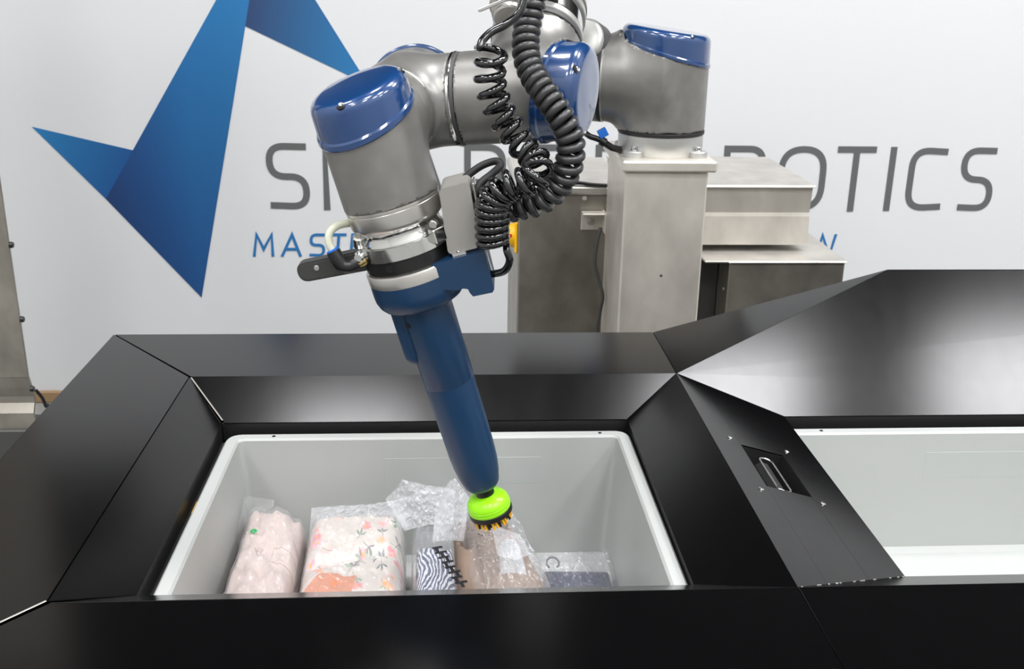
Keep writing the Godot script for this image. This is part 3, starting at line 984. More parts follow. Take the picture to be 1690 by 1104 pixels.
func cabinets() -> void:
	var t := thing("control_cabinet", "tall stainless steel cabinet left of the robot post with a yellow isolator switch", "cabinet", Vector3(0.32, 0, -2.8))
	var st := begin()
	box(st, Vector3(0.178, 0.06, -3.02), Vector3(0.46, 1.03, -2.6), 0.004)
	part("body", done(st), M.stainless_dull, t)
	st = begin()
	box(st, Vector3(0.17, 1.03, -3.03), Vector3(0.455, 1.054, -2.594), 0.006)
	part("lid", done(st), M.stainless_lid, t)
	for x in [0.2, 0.43]:
		for z in [-2.98, -2.64]:
			st = begin()
			disc(st, 0.02, 0.0, 0.06, Transform3D(Basis.IDENTITY, Vector3(x, 0, z)), 16)
			part("foot", done(st), M.dark_steel, t)
	st = begin()
	tube(st, spline([Vector3(0.286, 1.058, -2.6), Vector3(0.328, 1.0605, -2.6), Vector3(0.362, 1.057, -2.598), Vector3(0.4, 1.055, -2.597)]), 0.0045, 8)
	part("lid_gasket", st, M.black_plastic, t)
	# isolator switch on the left side
	st = begin()
	chamfer_box(st, Transform3D(Basis.IDENTITY, Vector3(0.174, 0.915, -2.645)), Vector3(0.008, 0.082, 0.07), 0.003)
	var sw := part("switch_plate", done(st), M.yellow, t, "yellow plate of the isolator switch")
	st = begin()
	lathe(st, [Vector2(0, 0), Vector2(0.031, 0), Vector2(0.031, 0.016), Vector2(0.028, 0.02), Vector2(0, 0.02)], frame(Vector3(0.17, 0.915, -2.645), Vector3.LEFT), 32)
	part("switch_collar", done(st), M.yellow, sw)
	st = begin()
	lathe(st, [Vector2(0, 0), Vector2(0.024, 0), Vector2(0.024, 0.012), Vector2(0.02, 0.015), Vector2(0, 0.015)], frame(Vector3(0.15, 0.915, -2.645), Vector3.LEFT), 24)
	chamfer_box(st, Transform3D(Basis.IDENTITY, Vector3(0.13, 0.915, -2.645)), Vector3(0.014, 0.046, 0.014), 0.003)
	part("switch_knob", done(st), M.red, sw, "red turning knob of the isolator switch")
	st = begin()
	disc(st, 0.0055, 0, 0.001, frame(Vector3(0.158, 0.92, -2.6155), Vector3(-0.1, 0.1, 1)), 12, 0.0003)
	part("switch_mark", done(st), M.red, sw)
	# angle bracket between cabinet and post
	var b := thing("steel_bracket", "small steel angle bracket with one bolt between cabinet and post", "bracket", Vector3(0.366, 0.94, -2.59))
	st = begin()
	box(st, Vector3(0.337, 0.941, -2.599), Vector3(0.394, 0.99, -2.594), 0.001)
	box(st, Vector3(0.337, 0.985, -2.599), Vector3(0.394, 0.99, -2.56), 0.001)
	box(st, Vector3(0.391, 0.941, -2.599), Vector3(0.396, 0.992, -2.55), 0.001)
	part("plate", done(st), M.stainless, b)
	st = begin()
	disc(st, 0.0075, 0, 0.006, frame(Vector3(0.362, 0.963, -2.594), Vector3.BACK), 6, 0.0008)
	disc(st, 0.0105, 0, 0.0015, frame(Vector3(0.362, 0.963, -2.594), Vector3.BACK), 20, 0.0004)
	part("bolt", done(st), M.aluminium, b)
	st = begin()
	disc(st, 0.006, 0, 0.002, frame(Vector3(0.344, 1.022, -2.6), Vector3.BACK), 16, 0.0006)
	part("plug", done(st), M.stainless, t)

	t = thing("steel_enclosure", "upper stainless steel box right of the robot post with a folded front", "enclosure", Vector3(0.7, 0.9, -2.8))
	st = begin()
	prism(st, [Vector2(-2.6, 1.054), Vector2(-2.606, 0.985), Vector2(-2.604, 0.975), Vector2(-2.596, 0.902), Vector2(-3.02, 0.902), Vector2(-3.02, 1.054)], Transform3D(Basis(Vector3.BACK, Vector3.UP, Vector3.LEFT), Vector3(0.93, 0, 0)), 0.468)
	part("body", done(st), M.stainless, t)
	st = begin()
	box(st, Vector3(0.46, 1.052, -3.03), Vector3(0.936, 1.0575, -2.592), 0.0015)
	part("lid", done(st), M.stainless_lid, t)
	st = begin()
	bar(st, Vector3(0.462, 1.0535, -2.5925), Vector3(0.9355, 1.0535, -2.5925), 0.004, 0.003, 0.0008)
	part("lid_edge", done(st), M.edge_steel, t)
	t = thing("steel_enclosure", "lower stainless steel box under the folded one, partly behind the black slope", "enclosure", Vector3(0.85, 0.0, -2.7))
	st = begin()
	box(st, Vector3(0.704, 0.04, -2.9), Vector3(1.0, 0.879, -2.504), 0.003)
	part("body", done(st), M.stainless_dull, t)
	st = begin()
	box(st, Vector3(0.632, 0.04, -2.9), Vector3(0.703, 0.876, -2.6), 0.003)
	part("side_channel", done(st), M.dark_steel, t)
	st = begin()
	box(st, Vector3(0.64, 0.879, -2.9), Vector3(1.004, 0.884, -2.5), 0.0015)
	part("lid", done(st), M.stainless_lid, t)
	st = begin()
	bar(st, Vector3(0.7, 0.8805, -2.4995), Vector3(1.003, 0.8805, -2.4995), 0.004, 0.003, 0.0008)
	part("lid_edge", done(st), M.edge_steel, t)
	st = begin()
	box(st, Vector3(0.64, 0.0, -2.9), Vector3(1.0, 0.04, -2.52), 0.003)
	part("plinth", done(st), M.dark_steel, t)
	st = begin()
	disc(st, 0.005, 0, 0.002, frame(Vector3(0.704, 0.8, -2.54), Vector3.LEFT), 12, 0.0005)
	part("rivet", done(st), M.aluminium, t)

	t = thing("steel_machine", "edge of a steel machine panel with dark bolts at the far left", "machine", Vector3(-1.35, 0, -2.62))
	st = begin()
	box(st, Vector3(-1.7, 0.545, -2.608), Vector3(-1.09, 2.3, -2.6), 0.001)
	part("side_plate", done(st), M.stainless_dull, t)
	st = begin()
	prism(st, [Vector2(-2.6, 0.545), Vector2(-2.607, 0.515), Vector2(-2.618, 0.485), Vector2(-2.616, 0.468), Vector2(-2.6, 0.445), Vector2(-2.6, 0.4), Vector2(-2.608, 0.4), Vector2(-2.608, 0.44), Vector2(-2.626, 0.468), Vector2(-2.628, 0.49), Vector2(-2.608, 0.545)], Transform3D(Basis(Vector3.BACK, Vector3.UP, Vector3.LEFT), Vector3(-1.09, 0, 0)), 0.61)
	part("lower_plate", done(st), M.stainless_dull, t)
	st = begin()
	box(st, Vector3(-1.7, 0.0, -2.7), Vector3(-1.09, 0.4, -2.59), 0.003)
	part("plinth", done(st), M.dark_steel, t)
	for y in [0.898, 0.703, 0.512]:
		st = begin()
		lathe(st, [Vector2(0, 0), Vector2(0.008, 0), Vector2(0.008, 0.006), Vector2(0.006, 0.009), Vector2(0, 0.009)], frame(Vector3(-1.09, y, -2.605), Vector3.RIGHT), 16)
		part("bolt", done(st), M.black_plastic, t)
	st = begin()
	tube(st, spline([Vector3(-1.082, 0.505, -2.615), Vector3(-1.07, 0.48, -2.62), Vector3(-1.063, 0.455, -2.62), Vector3(-1.057, 0.44, -2.62), Vector3(-1.06, 0.2, -2.63), Vector3(-1.06, 0.02, -2.63), Vector3(-1.05, 0.005, -2.7)]), 0.0045, 8)
	tag(part("cable", st, M.black_plastic, self), "dark cable hanging from the lowest bolt of the left steel machine", "cable")

# ---------------------------------------------------------------- robot
var T0 := Vector3(0.0510, 0.8915, -1.2490)
var AX := Vector3(-0.2731, 0.9606, 0.0511)
var A2 := Vector3(0.2379, 0.1189, -0.9640)
var A1 := Vector3(0.9628, 0.1020, 0.2501)
var A0 := Vector3(0.1273, 0.6452, -0.7533)
const RW := 0.0575

# room for the slanted cap: nothing of the casting reaches into it
func under_cap(v: float, p: Vector3, o: Vector3, y: Vector3, thick: Vector3, r: float, mean: float, amp: float) -> float:
	var q := p - o
	var t := q.dot(y)
	var side := q - y * t
	var k := (thick - y * thick.dot(y)).normalized()
	return maxf(v, minf(t - (mean - amp * side.dot(k) / r), r + 0.003 - side.length()))

func housing(f: Callable, around: Vector3, reach: float, parent: Node, called := "joint_housing", cell := 0.0045) -> MeshInstance3D:
	var st := SurfaceTool.new()
	st.begin(Mesh.PRIMITIVE_TRIANGLES)
	net(st, f, around - Vector3.ONE * reach, around + Vector3.ONE * reach, cell)
	return part(called, st, M.robot_grey, parent)

# rounded cover whose lower edge is cut aslant: thick on the side that `thick` points to
func cap(parent: Node, o: Vector3, y: Vector3, thick: Vector3, r: float, mean: float, amp: float, crest: float, screws: Array, label: String, round_r := 0.014, tilt := 0.0) -> void:
	var xf := frame(o, y, thick)
	var n := 72
	var rows := []
	var prof := []
	for k in 13 + 1:
		rows.append([])
	for i in n:
		var a := TAU * i / n
		var c := Vector3(sin(a), 0, cos(a))
		var h := mean - amp * cos(a)
		var top := crest - tilt * cos(a)
		var ht := top - round_r
		prof = [Vector2(r - 0.002, h - 0.004), Vector2(r + 0.0026, h - 0.004), Vector2(r + 0.0034, h - 0.0025), Vector2(r + 0.0034, min(h + 0.003, ht)), Vector2(r + 0.0014, min(h + 0.0055, ht)), Vector2(r + 0.0006, ht)]
		for j in 6:
			var b := PI * 0.5 * (j + 1) / 6
			prof.append(Vector2(r + 0.0006 - round_r + round_r * cos(b), ht + round_r * sin(b)))
		prof.append(Vector2(r * 0.5, crest - tilt * cos(a) * 0.6 + 0.0006))
		prof.append(Vector2(0, crest + 0.0008))
		for k in prof.size():
			rows[k].append(c * prof[k].x + Vector3(0, prof[k].y, 0))
	var st := begin()
	group_no += 1
	for k in rows.size() - 1:
		if k == 2 or k == 3 or k == 4:
			group_no += 1
		st.set_smooth_group(group_no)
		for i in n:
			var j := (i + 1) % n
			var m: Vector3 = rows[k][i]
			var out := Vector3(m.x, 0, m.z).normalized() + Vector3(0, -1.5 if k == 0 else (0.02 if k < 5 else 0.4 + (k - 5) * 0.5), 0)
			quad(st, xf * (rows[k][i] as Vector3), xf * (rows[k][j] as Vector3), xf * (rows[k + 1][j] as Vector3), xf * (rows[k + 1][i] as Vector3), xf.basis * out)
	st.set_smooth_group(-1)
	var lid := part("end_cap", done(st), M.blue_gloss, parent, label)
	for a in screws:
		var c := Vector3(sin(a), 0, cos(a))
		var top := crest - tilt * cos(a)
		var p := c * (r - round_r * 0.42) + Vector3(0, top - round_r * 0.4, 0)
		var d := (c * 0.45 + Vector3(0, 0.9, 0)).normalized()
		st = begin()
		disc(st, 0.0064, -0.004, 0.0022, xf * frame(p, d), 16, 0.0005)
		part("screw_recess", done(st), M.dark_gap, lid)
		st = begin()
		lathe(st, [Vector2(0, 0), Vector2(0.0034, 0), Vector2(0.0034, 0.0014), Vector2(0.0022, 0.002), Vector2(0.0012, 0.001), Vector2(0, 0.001)], xf * frame(p + d * 0.0022, d), 12)
		part("screw", done(st), M.polished, lid)

func ring_part(called: String, parent: Node, o: Vector3, y: Vector3, r: float, t0: float, t1: float, m: Material, b := 0.0012, label := "") -> void:
	var st := begin()
	lathe(st, [Vector2(r - 0.012, t0), Vector2(r - b, t0), Vector2(r, t0 + b), Vector2(r, t1 - b), Vector2(r - b, t1), Vector2(r - 0.012, t1), Vector2(r - 0.012, t0)], frame(o, y), 64)
	part(called, done(st), m, parent, label)

func robot() -> void:
	var t := thing("industrial_robot", "grey six jointed robot arm with blue end caps standing on the steel post", "robot arm", Vector3(0.4737, 1.183, -2.3316))
	A2 = (A2 - AX * A2.dot(AX)).normalized()
	A1 = (A1 - A2 * A1.dot(A2)).normalized()
	A0 = (A0 - A1 * A0.dot(A1)).normalized()
	var P3 := T0 + AX * 0.514
	var P2 := P3 + A2 * 0.135
	var P1 := P2 + A1 * 0.165
	# wrist three: carries the tool
	var f3 := func(p: Vector3) -> float: return under_cap(smin(rod(p, T0, AX, 0.431, 0.565, RW), rod(p, P3, A2, 0.0, 0.077, RW - 0.0005), 0.022), p, T0, AX, -A2 + Vector3(-0.35, 0, 0), RW, 0.531, 0.019)
	var h := housing(f3, P3 - AX * 0.02 + A2 * 0.02, 0.125, t)
	cap(h, T0, AX, -A2 + Vector3(-0.35, 0, 0), RW, 0.531, 0.019, 0.569, [0.25, 2.2, -2.2], "glossy blue end cap over the tool joint", 0.014, 0.008)
	ring_part("seal_ring", t, P3, A2, RW + 0.0008, 0.0762, 0.0785, M.aluminium, 0.0006)
	# wrist two
	var f2 := func(p: Vector3) -> float: return under_cap(smin(rod(p, P3, A2, 0.079, 0.22, RW), rod(p, P2, A1, 0.0, 0.072, RW - 0.0005), 0.022), p, P3, A2, -A1, RW, 0.202, 0.014)
	h = housing(f2, P2 + A1 * 0.01, 0.125, t)
	cap(h, P3, A2, -A1, RW, 0.202, 0.014, 0.233, [0.6, 2.7, -1.5], "blue end cap seen edge-on behind the joint")
	ring_part("seal_ring", t, P2, A1, RW + 0.0012, 0.0715, 0.0765, M.polished, 0.001)
	ring_part("seal_ring", t, P2, A1, RW, 0.0765, 0.081, M.grey_gasket, 0.0006)
	# wrist one
	var f1 := func(p: Vector3) -> float: return under_cap(smin(rod(p, P2, A1, 0.081, 0.225, RW), rod(p, P1, A0, 0.0, 0.085, RW - 0.0005), 0.022), p, P2, A1, -A0, RW, 0.194, 0.02)
	h = housing(f1, P1 - A1 * 0.015 + A0 * 0.01, 0.13, t)
	cap(h, P2, A1, -A0, RW, 0.194, 0.02, 0.238, [0.9, 2.9, -1.3], "glossy blue end cap facing right beside the coiled cable", 0.016, 0.009)
	# forearm up out of the picture
	ring_part("seal_ring", t, P1, A0, RW + 0.0006, 0.085, 0.094, M.grey_gasket, 0.0008)
	ring_part("seal_ring", t, P1, A0, RW + 0.001, 0.094, 0.104, M.satin_aluminium, 0.001)
	ring_part("seal_ring", t, P1, A0, RW - 0.001, 0.104, 0.107, M.dark_gap, 0.0004)
	var st := begin()
	lathe(st, [Vector2(0.02, 0.106), Vector2(RW, 0.106), Vector2(RW, 0.138), Vector2(RW - 0.002, 0.14), Vector2(0.02, 0.14)], frame(P1, A0), 64)
	part("forearm_flange", done(st), M.polished, t, "mirror polished flange at the end of the forearm")
	st = begin()
	lathe(st, [Vector2(0.02, 0.14), Vector2(RW - 0.001, 0.14), Vector2(RW - 0.001, 0.56), Vector2(0.02, 0.56)], frame(P1, A0), 64)
	part("forearm_tube", done(st), M.satin_aluminium, t)
	# base, shoulder and upper arm
	var B := Vector3(0.4737, 0, -2.3316)
	var RB := 0.0955
	var sy := 1.3412
	var SP := Vector3(B.x, sy, B.z)
	var bd := Vector3(-0.97, 0, -0.242).normalized()
	st = begin()
	lathe(st, [Vector2(0, 1.183), Vector2(0.093, 1.183), Vector2(0.094, 1.1845), Vector2(0.094, 1.226), Vector2(0.092, 1.228), Vector2(0, 1.228)], Transform3D(Basis.IDENTITY, B), 64)
	var base := part("base_flange", done(st), M.satin_aluminium, t, "bright aluminium base flange bolted to the plate")
	for k in 4:
		var a := PI * 0.25 + k * PI * 0.5
		var c := B + Vector3(cos(a), 0, sin(a)) * 0.099
		st = begin()
		lathe(st, [Vector2(0, 1.183), Vector2(0.021, 1.183), Vector2(0.021, 1.195), Vector2(0.019, 1.197), Vector2(0, 1.197)], Transform3D(Basis.IDENTITY, c), 24)
		part("mounting_ear", done(st), M.satin_aluminium, base)
		st = begin()
		disc(st, 0.0105, 1.197, 1.1985, Transform3D(Basis.IDENTITY, c), 20, 0.0004)
		disc(st, 0.0068, 1.1985, 1.206, Transform3D(Basis.IDENTITY, c), 6, 0.001)
		part("bolt", done(st), M.polished, base)
	ring_part("seal_ring", t, B, Vector3.UP, RB + 0.0008, 1.228, 1.235, M.black_matte, 0.0008)
	var fs := func(p: Vector3) -> float: return under_cap(smin(rod(p, B, Vector3.UP, 1.235, 1.44, RB), rod(p, SP, bd, 0.0, 0.132, RB - 0.001), 0.035), p, B, Vector3.UP, -bd, RB, 1.4, 0.027)
	h = housing(fs, SP + bd * 0.02, 0.19, t, "joint_housing", 0.0062)
	cap(h, B, Vector3.UP, -bd, RB, 1.4, 0.027, 1.449, [0.4, 1.7, -0.9], "glossy blue end cap on top of the base joint", 0.016, 0.011)
	ring_part("seal_ring", t, SP, bd, RB + 0.0006, 0.132, 0.1385, M.black_matte, 0.0008)
	ring_part("seal_ring", t, SP, bd, RB + 0.001, 0.128, 0.132, M.aluminium, 0.0008)
	var ud := Vector3(-0.5, 0.85, 0.1)
	ud = (ud - bd * ud.dot(bd)).normalized()
	var UP_O := SP + bd * 0.245
	var fu := func(p: Vector3) -> float: return smin(rod(p, SP, bd, 0.1385, 0.32, RB), rod(p, UP_O, ud, 0.0, 0.1, 0.07), 0.03)
	housing(fu, UP_O + ud * 0.01, 0.185, t, "joint_housing", 0.0062)
	var dn := Vector3(-0.62, 0.35, 0.70).normalized()
	var dc := Vector3(0.285, 1.4215, -2.3216)
	st = begin()
	lathe(st, [Vector2(0, -0.05), Vector2(0.05, -0.05), Vector2(0.0535, -0.046), Vector2(0.0535, -0.012), Vector2(0, -0.012)], frame(dc, dn), 48)
	part("cover_seal", done(st), M.grey_gasket, t)
	st = begin()
	lathe(st, [Vector2(0, -0.012), Vector2(0.052, -0.012), Vector2(0.0525, -0.008), Vector2(0.05, -0.001), Vector2(0.045, 0.003), Vector2(0.02, 0.005), Vector2(0, 0.005)], frame(dc, dn), 48)
	part("shoulder_cover", done(st), M.satin_aluminium, t, "pale round cover behind the forearm")
	ring_part("seal_ring", t, UP_O, ud, 0.072, 0.098, 0.108, M.grey_gasket, 0.002)
	st = begin()
	lathe(st, [Vector2(0.02, 0.108), Vector2(0.07, 0.108), Vector2(0.07, 0.14), Vector2(0.064, 0.146), Vector2(0.062, 0.6), Vector2(0.02, 0.6)], frame(UP_O, ud), 48)
	part("upper_arm_tube", done(st), M.satin_aluminium, t)
	# elbow above the picture ties upper arm and forearm together
	var e0 := UP_O + ud * 0.6
	var e1 := P1 + A0 * 0.56
	st = begin()
	tube(st, spline([e0 - ud * 0.03, e0 + ud * 0.08, (e0 + e1) * 0.5 + Vector3(0, 0.14, 0), e1 + A0 * 0.08, e1 - A0 * 0.03], 10), 0.066, 28)
	part("elbow_housing", st, M.robot_grey, t)
	# hose clamp on the forearm, top edge of the picture
	var cl := thing("hose_clamp", "silver clamp with a bent bracket holding the cables on the forearm", "clamp", P1 + A0 * 0.12)
	ring_part("clamp_band", cl, P1, A0, RW + 0.004, 0.146, 0.156, M.aluminium, 0.001)
	ring_part("clamp_band", cl, P1, A0, RW + 0.003, 0.13, 0.141, M.satin_aluminium, 0.001)
	var cx := frame(P1, A0, Vector3(0, 0, 1))
	st = begin()
	var b0 := Vector3(-0.0815, 0.052, 0.0656)
	var b1 := Vector3(-0.046, 0.0625, 0.088)
	for seg in [[b0, b1], [b1, Vector3(-0.02, 0.088, 0.078)], [Vector3(-0.02, 0.088, 0.078), Vector3(-0.015, 0.135, 0.06)]]:
		bar(st, cx * (seg[0] as Vector3), cx * (seg[1] as Vector3), 0.017, 0.004, 0.0008)
	part("bracket", done(st), M.satin_aluminium, cl)
	st = begin()
	lathe(st, [Vector2(0, 0.078), Vector2(0.02, 0.078), Vector2(0.022, 0.08), Vector2(0.022, 0.086), Vector2(0.025, 0.088), Vector2(0.025, 0.098), Vector2(0.029, 0.1), Vector2(0.029, 0.112), Vector2(0.026, 0.114), Vector2(0.026, 0.135), Vector2(0, 0.135)], cx * Transform3D(Basis.IDENTITY, Vector3(-0.04, 0, 0.038)), 40)
	part("cable_gland", done(st), M.aluminium, cl)
	st = begin()
	chamfer_box(st, cx * Transform3D(Basis.IDENTITY, Vector3(0.004, 0.12, 0.064)), Vector3(0.024, 0.03, 0.02), 0.004)
	part("clamp_block", done(st), M.handle_grey, cl)
	st = begin()
	disc(st, 0.0055, 0, 0.006, cx * frame(Vector3(-0.048, 0.068, 0.085), Vector3(-0.3, 0.3, 1)), 16)
	part("clamp_screw", done(st), M.black_plastic, cl)
	# plug on the base
	var pl := thing("cable_plug", "black cable plug with a small blue block beside the robot base", "plug", Vector3(0.36, 1.2, -2.32))
	st = begin()
	tube(st, PackedVector3Array([Vector3(0.385, 1.19, -2.31), Vector3(0.362, 1.196, -2.305), Vector3(0.345, 1.207, -2.3)]), 0.0075, 12)
	tube(st, PackedVector3Array([Vector3(0.345, 1.207, -2.3), Vector3(0.335, 1.213, -2.3)]), 0.010, 12)
	tube(st, spline([Vector3(0.335, 1.213, -2.3), Vector3(0.325, 1.217, -2.3), Vector3(0.31, 1.222, -2.3), Vector3(0.296, 1.232, -2.31)]), 0.0065, 10)
	part("plug_body", st, M.black_plastic, pl)
	st = begin()
	chamfer_box(st, Transform3D(Basis(Vector3(0, 0, 1), 0.5), Vector3(0.339, 1.229, -2.3)), Vector3(0.02, 0.018, 0.016), 0.001)
	part("plug_latch", done(st), M.bright_blue, pl, "bright blue latch block")

func tool_frame() -> Transform3D:
	return frame(T0, AX, Vector3(-0.0572, -0.0692, 0.9960))

func gripper() -> void:
	var xf := tool_frame()
	var L := func(x: float, y: float, z: float) -> Transform3D: return xf * Transform3D(Basis.IDENTITY, Vector3(x, y, z))
	var P := func(x: float, y: float, z: float) -> Vector3: return xf * Vector3(x, y, z)
	var t := thing("gripper_tool", "dark blue tubular gripper with a lime brush foot hanging from the robot flange", "gripper", T0)
	var LT := func(called: String, prof: Array, m: Material, label := "", n := 64) -> MeshInstance3D:
		var st := begin()
		lathe(st, prof, xf, n)
		return part(called, done(st), m, t, label)
	# flange and quick changer, from the robot down
	LT.call("flange_ring", [Vector2(0.02, 0.404), Vector2(0.052, 0.404), Vector2(0.0555, 0.4075), Vector2(0.0565, 0.411), Vector2(0.0565, 0.4265), Vector2(0.0555, 0.4275), Vector2(0.0555, 0.4285), Vector2(0.0568, 0.429), Vector2(0.0568, 0.4315), Vector2(0.02, 0.4315)], M.aluminium, "brushed aluminium flange ring")
	LT.call("neck_ring", [Vector2(0.02, 0.388), Vector2(0.0525, 0.388), Vector2(0.0515, 0.391), Vector2(0.0488, 0.396), Vector2(0.0485, 0.4), Vector2(0.051, 0.404), Vector2(0.02, 0.404)], M.polished)
	LT.call("polished_ring", [Vector2(0.02, 0.371), Vector2(0.0562, 0.371), Vector2(0.0568, 0.3716), Vector2(0.0568, 0.3874), Vector2(0.0558, 0.388), Vector2(0.02, 0.388)], M.polished, "mirror polished ring of the tool changer")
	LT.call("black_ring", [Vector2(0.02, 0.353), Vector2(0.0535, 0.353), Vector2(0.0543, 0.354), Vector2(0.0543, 0.3702), Vector2(0.0535, 0.371), Vector2(0.02, 0.371)], M.black_plastic, "black ring of the tool changer")
	LT.call("lower_ring", [Vector2(0.02, 0.3365), Vector2(0.0568, 0.3365), Vector2(0.0572, 0.337), Vector2(0.0572, 0.349), Vector2(0.056, 0.3515), Vector2(0.053, 0.353), Vector2(0.02, 0.353)], M.aluminium)
	for a in [-1.15, -0.35, 0.55]:
		var st := begin()
		disc(st, 0.0048, -0.004, 0.0003, xf * frame(Vector3(sin(a) * 0.0543, 0.3625, cos(a) * 0.0543), Vector3(sin(a), 0, cos(a))), 16, 0.0002)
		part("ring_hole", done(st), M.dark_gap, t)
	var st := begin()
	chamfer_box(st, L.call(0.0465, 0.386, 0.04) * Transform3D(Basis(Vector3.UP, 0.75), Vector3.ZERO), Vector3(0.018, 0.017, 0.012), 0.0012)
	part("ring_lug", done(st), M.polished, t)
	# blue collar with the connector block
	LT.call("collar", [Vector2(0.02, 0.2985), Vector2(0.045, 0.2985), Vector2(0.0495, 0.301), Vector2(0.0535, 0.306), Vector2(0.0562, 0.3135), Vector2(0.0568, 0.32), Vector2(0.0568, 0.3365), Vector2(0.02, 0.3365)], M.blue_print)
	st = begin()
	prism(st, [Vector2(0.03, 0.322), Vector2(0.05, 0.3155), Vector2(0.0575, 0.316), Vector2(0.0625, 0.314), Vector2(0.0635, 0.3085), Vector2(0.066, 0.3035), Vector2(0.0895, 0.3025), Vector2(0.0925, 0.306), Vector2(0.094, 0.3545), Vector2(0.03, 0.3545)], L.call(0, 0, -0.012), 0.058)
	var bl := part("connector_block", done(st), M.blue_print, t, "square dark blue connector block on the collar")
	st = begin()
	chamfer_box(st, L.call(0.0942, 0.333, 0.032) , Vector3(0.001, 0.032, 0.009), 0.0003)
	part("label_strip", done(st), M.wall_white, bl, "white strip on the connector block")
	st = begin()
	chamfer_box(st, L.call(0.064, 0.356, 0.037), Vector3(0.018, 0.006, 0.01), 0.001)
	disc(st, 0.0035, 0, 0.002, L.call(0.064, 0.359, 0.039), 12, 0.0004)
	part("connector_screw", done(st), M.polished, bl)
	# grey cast box above the block
	st = begin()
	var outline := rounded([Vector2(0.051, 0.3585), Vector2(0.09, 0.3585), Vector2(0.098, 0.437), Vector2(0.0625, 0.437)], 0.007, true)
	prism(st, outline, L.call(0, 0, -0.01), 0.05)
	var gb := part("valve_box", done(st), M.cast_grey, t, "grey cast box beside the tool changer")
	st = begin()
	chamfer_box(st, L.call(0.098, 0.398, 0.02) * Transform3D(Basis(Vector3.BACK, -0.1), Vector3.ZERO), Vector3(0.0025, 0.07, 0.03), 0.0008)
	part("valve_cover", done(st), M.aluminium, gb)
	st = begin()
	disc(st, 0.005, 0, 0.008, L.call(0.047, 0.4, 0.038) * frame(Vector3.ZERO, Vector3(-0.3, 0, 1)), 12)
	part("valve_screw", done(st), M.polished, gb)
	# locking lever
	st = begin()
	prism(st, rounded([Vector2(-0.133, 0.363), Vector2(-0.04, 0.357), Vector2(-0.04, 0.383), Vector2(-0.133, 0.387)], 0.012, true), L.call(0, 0, 0.004), 0.014)
	prism(st, rounded([Vector2(-0.1305, 0.3655), Vector2(-0.04, 0.3595), Vector2(-0.04, 0.3805), Vector2(-0.1305, 0.3845)], 0.011, true), L.call(0, 0, 0.002), 0.0185)
	var lever := part("locking_lever", done(st), M.handle_grey, t, "dark grey locking lever pointing left")
	st = begin()
	disc(st, 0.0032, 0, 0.0012, L.call(-0.108, 0.377, 0.0205) * frame(Vector3.ZERO, Vector3.BACK), 16, 0.0003)
	part("lever_screw", done(st), M.aluminium, lever)
	st = begin()
	disc(st, 0.0075, 0, 0.016, L.call(-0.05, 0.39, 0.022) * frame(Vector3.ZERO, Vector3(0.3, 1, 0.4)), 16, 0.002)
	disc(st, 0.0065, 0, 0.014, L.call(-0.05, 0.38, 0.024) * frame(Vector3.ZERO, Vector3(-0.2, 0.1, 1)), 16, 0.002)
	part("clamp_pin", done(st), M.polished, t)
	# pneumatic elbow
	st = begin()
	disc(st, 0.0062, 0, 0.011, L.call(-0.0565, 0.373, 0.03) * frame(Vector3.ZERO, Vector3(1, 0.06, -0.1)), 6, 0.0006)
	var br := part("brass_fitting", done(st), M.brass, t, "brass hex fitting")
	st = begin()
	tube(st, spline([P.call(-0.0555, 0.3735, 0.031), P.call(-0.066, 0.3725, 0.033), P.call(-0.0735, 0.376, 0.034), P.call(-0.077, 0.385, 0.033), P.call(-0.0795, 0.3945, 0.031)], 6), 0.0086, 16)
	part("elbow_fitting", st, M.black_plastic, br, "black push-in elbow")
	st = begin()
	disc(st, 0.0076, 0, 0.0035, L.call(-0.0795, 0.394, 0.031) * frame(Vector3.ZERO, Vector3(-0.28, 1, -0.1)), 20, 0.0005)
	part("release_collar", done(st), M.bright_blue, br, "bright blue release ring")
	st = begin()
	tube(st, spline([P.call(-0.0795, 0.395, 0.031), P.call(-0.0815, 0.405, 0.029), P.call(-0.0785, 0.415, 0.025), P.call(-0.07, 0.4195, 0.018), P.call(-0.058, 0.4165, 0.006), P.call(-0.046, 0.409, -0.008)], 8), 0.0047, 12)
	part("air_hose", st, M.clear_hose, t, "short translucent air hose")
	# tube
	LT.call("upper_tube", [Vector2(0.01, 0.186), Vector2(0.0318, 0.186), Vector2(0.0326, 0.1875), Vector2(0.0328, 0.299), Vector2(0.01, 0.299)], M.blue_print)
	LT.call("lower_tube", [Vector2(0, 0.0235), Vector2(0.015, 0.0235), Vector2(0.0205, 0.0255), Vector2(0.0235, 0.03), Vector2(0.0275, 0.046), Vector2(0.0298, 0.062), Vector2(0.0308, 0.08), Vector2(0.0314, 0.12), Vector2(0.0318, 0.186), Vector2(0, 0.186)], M.blue_print)
	# side channel on the left of the tube
	var sf := func(p: Vector3) -> float:
		var q := xf.affine_inverse() * p
		return rod(q, Vector3(-0.031, 0.232, 0.006), Vector3.UP, 0.0, 0.0665, 0.0125) if q.y > 0.232 else (q - Vector3(-0.031 + (0.232 - q.y) * 0.25, 0.232, 0.006)).length() * 0.85 - 0.0125 * 0.85
	st = SurfaceTool.new()
	st.begin(Mesh.PRIMITIVE_TRIANGLES)
	net(st, sf, P.call(-0.031, 0.262, 0.006) - Vector3.ONE * 0.062, P.call(-0.031, 0.262, 0.006) + Vector3.ONE * 0.062, 0.0035)
	part("side_channel", st, M.blue_print, t)
	st = begin()
	disc(st, 0.0042, -0.003, 0.0004, xf * frame(Vector3(-0.0245, 0.2785, 0.0221), Vector3(-0.74, 0, 0.67)), 16, 0.0002)
	part("tube_hole", done(st), M.dark_gap, t)
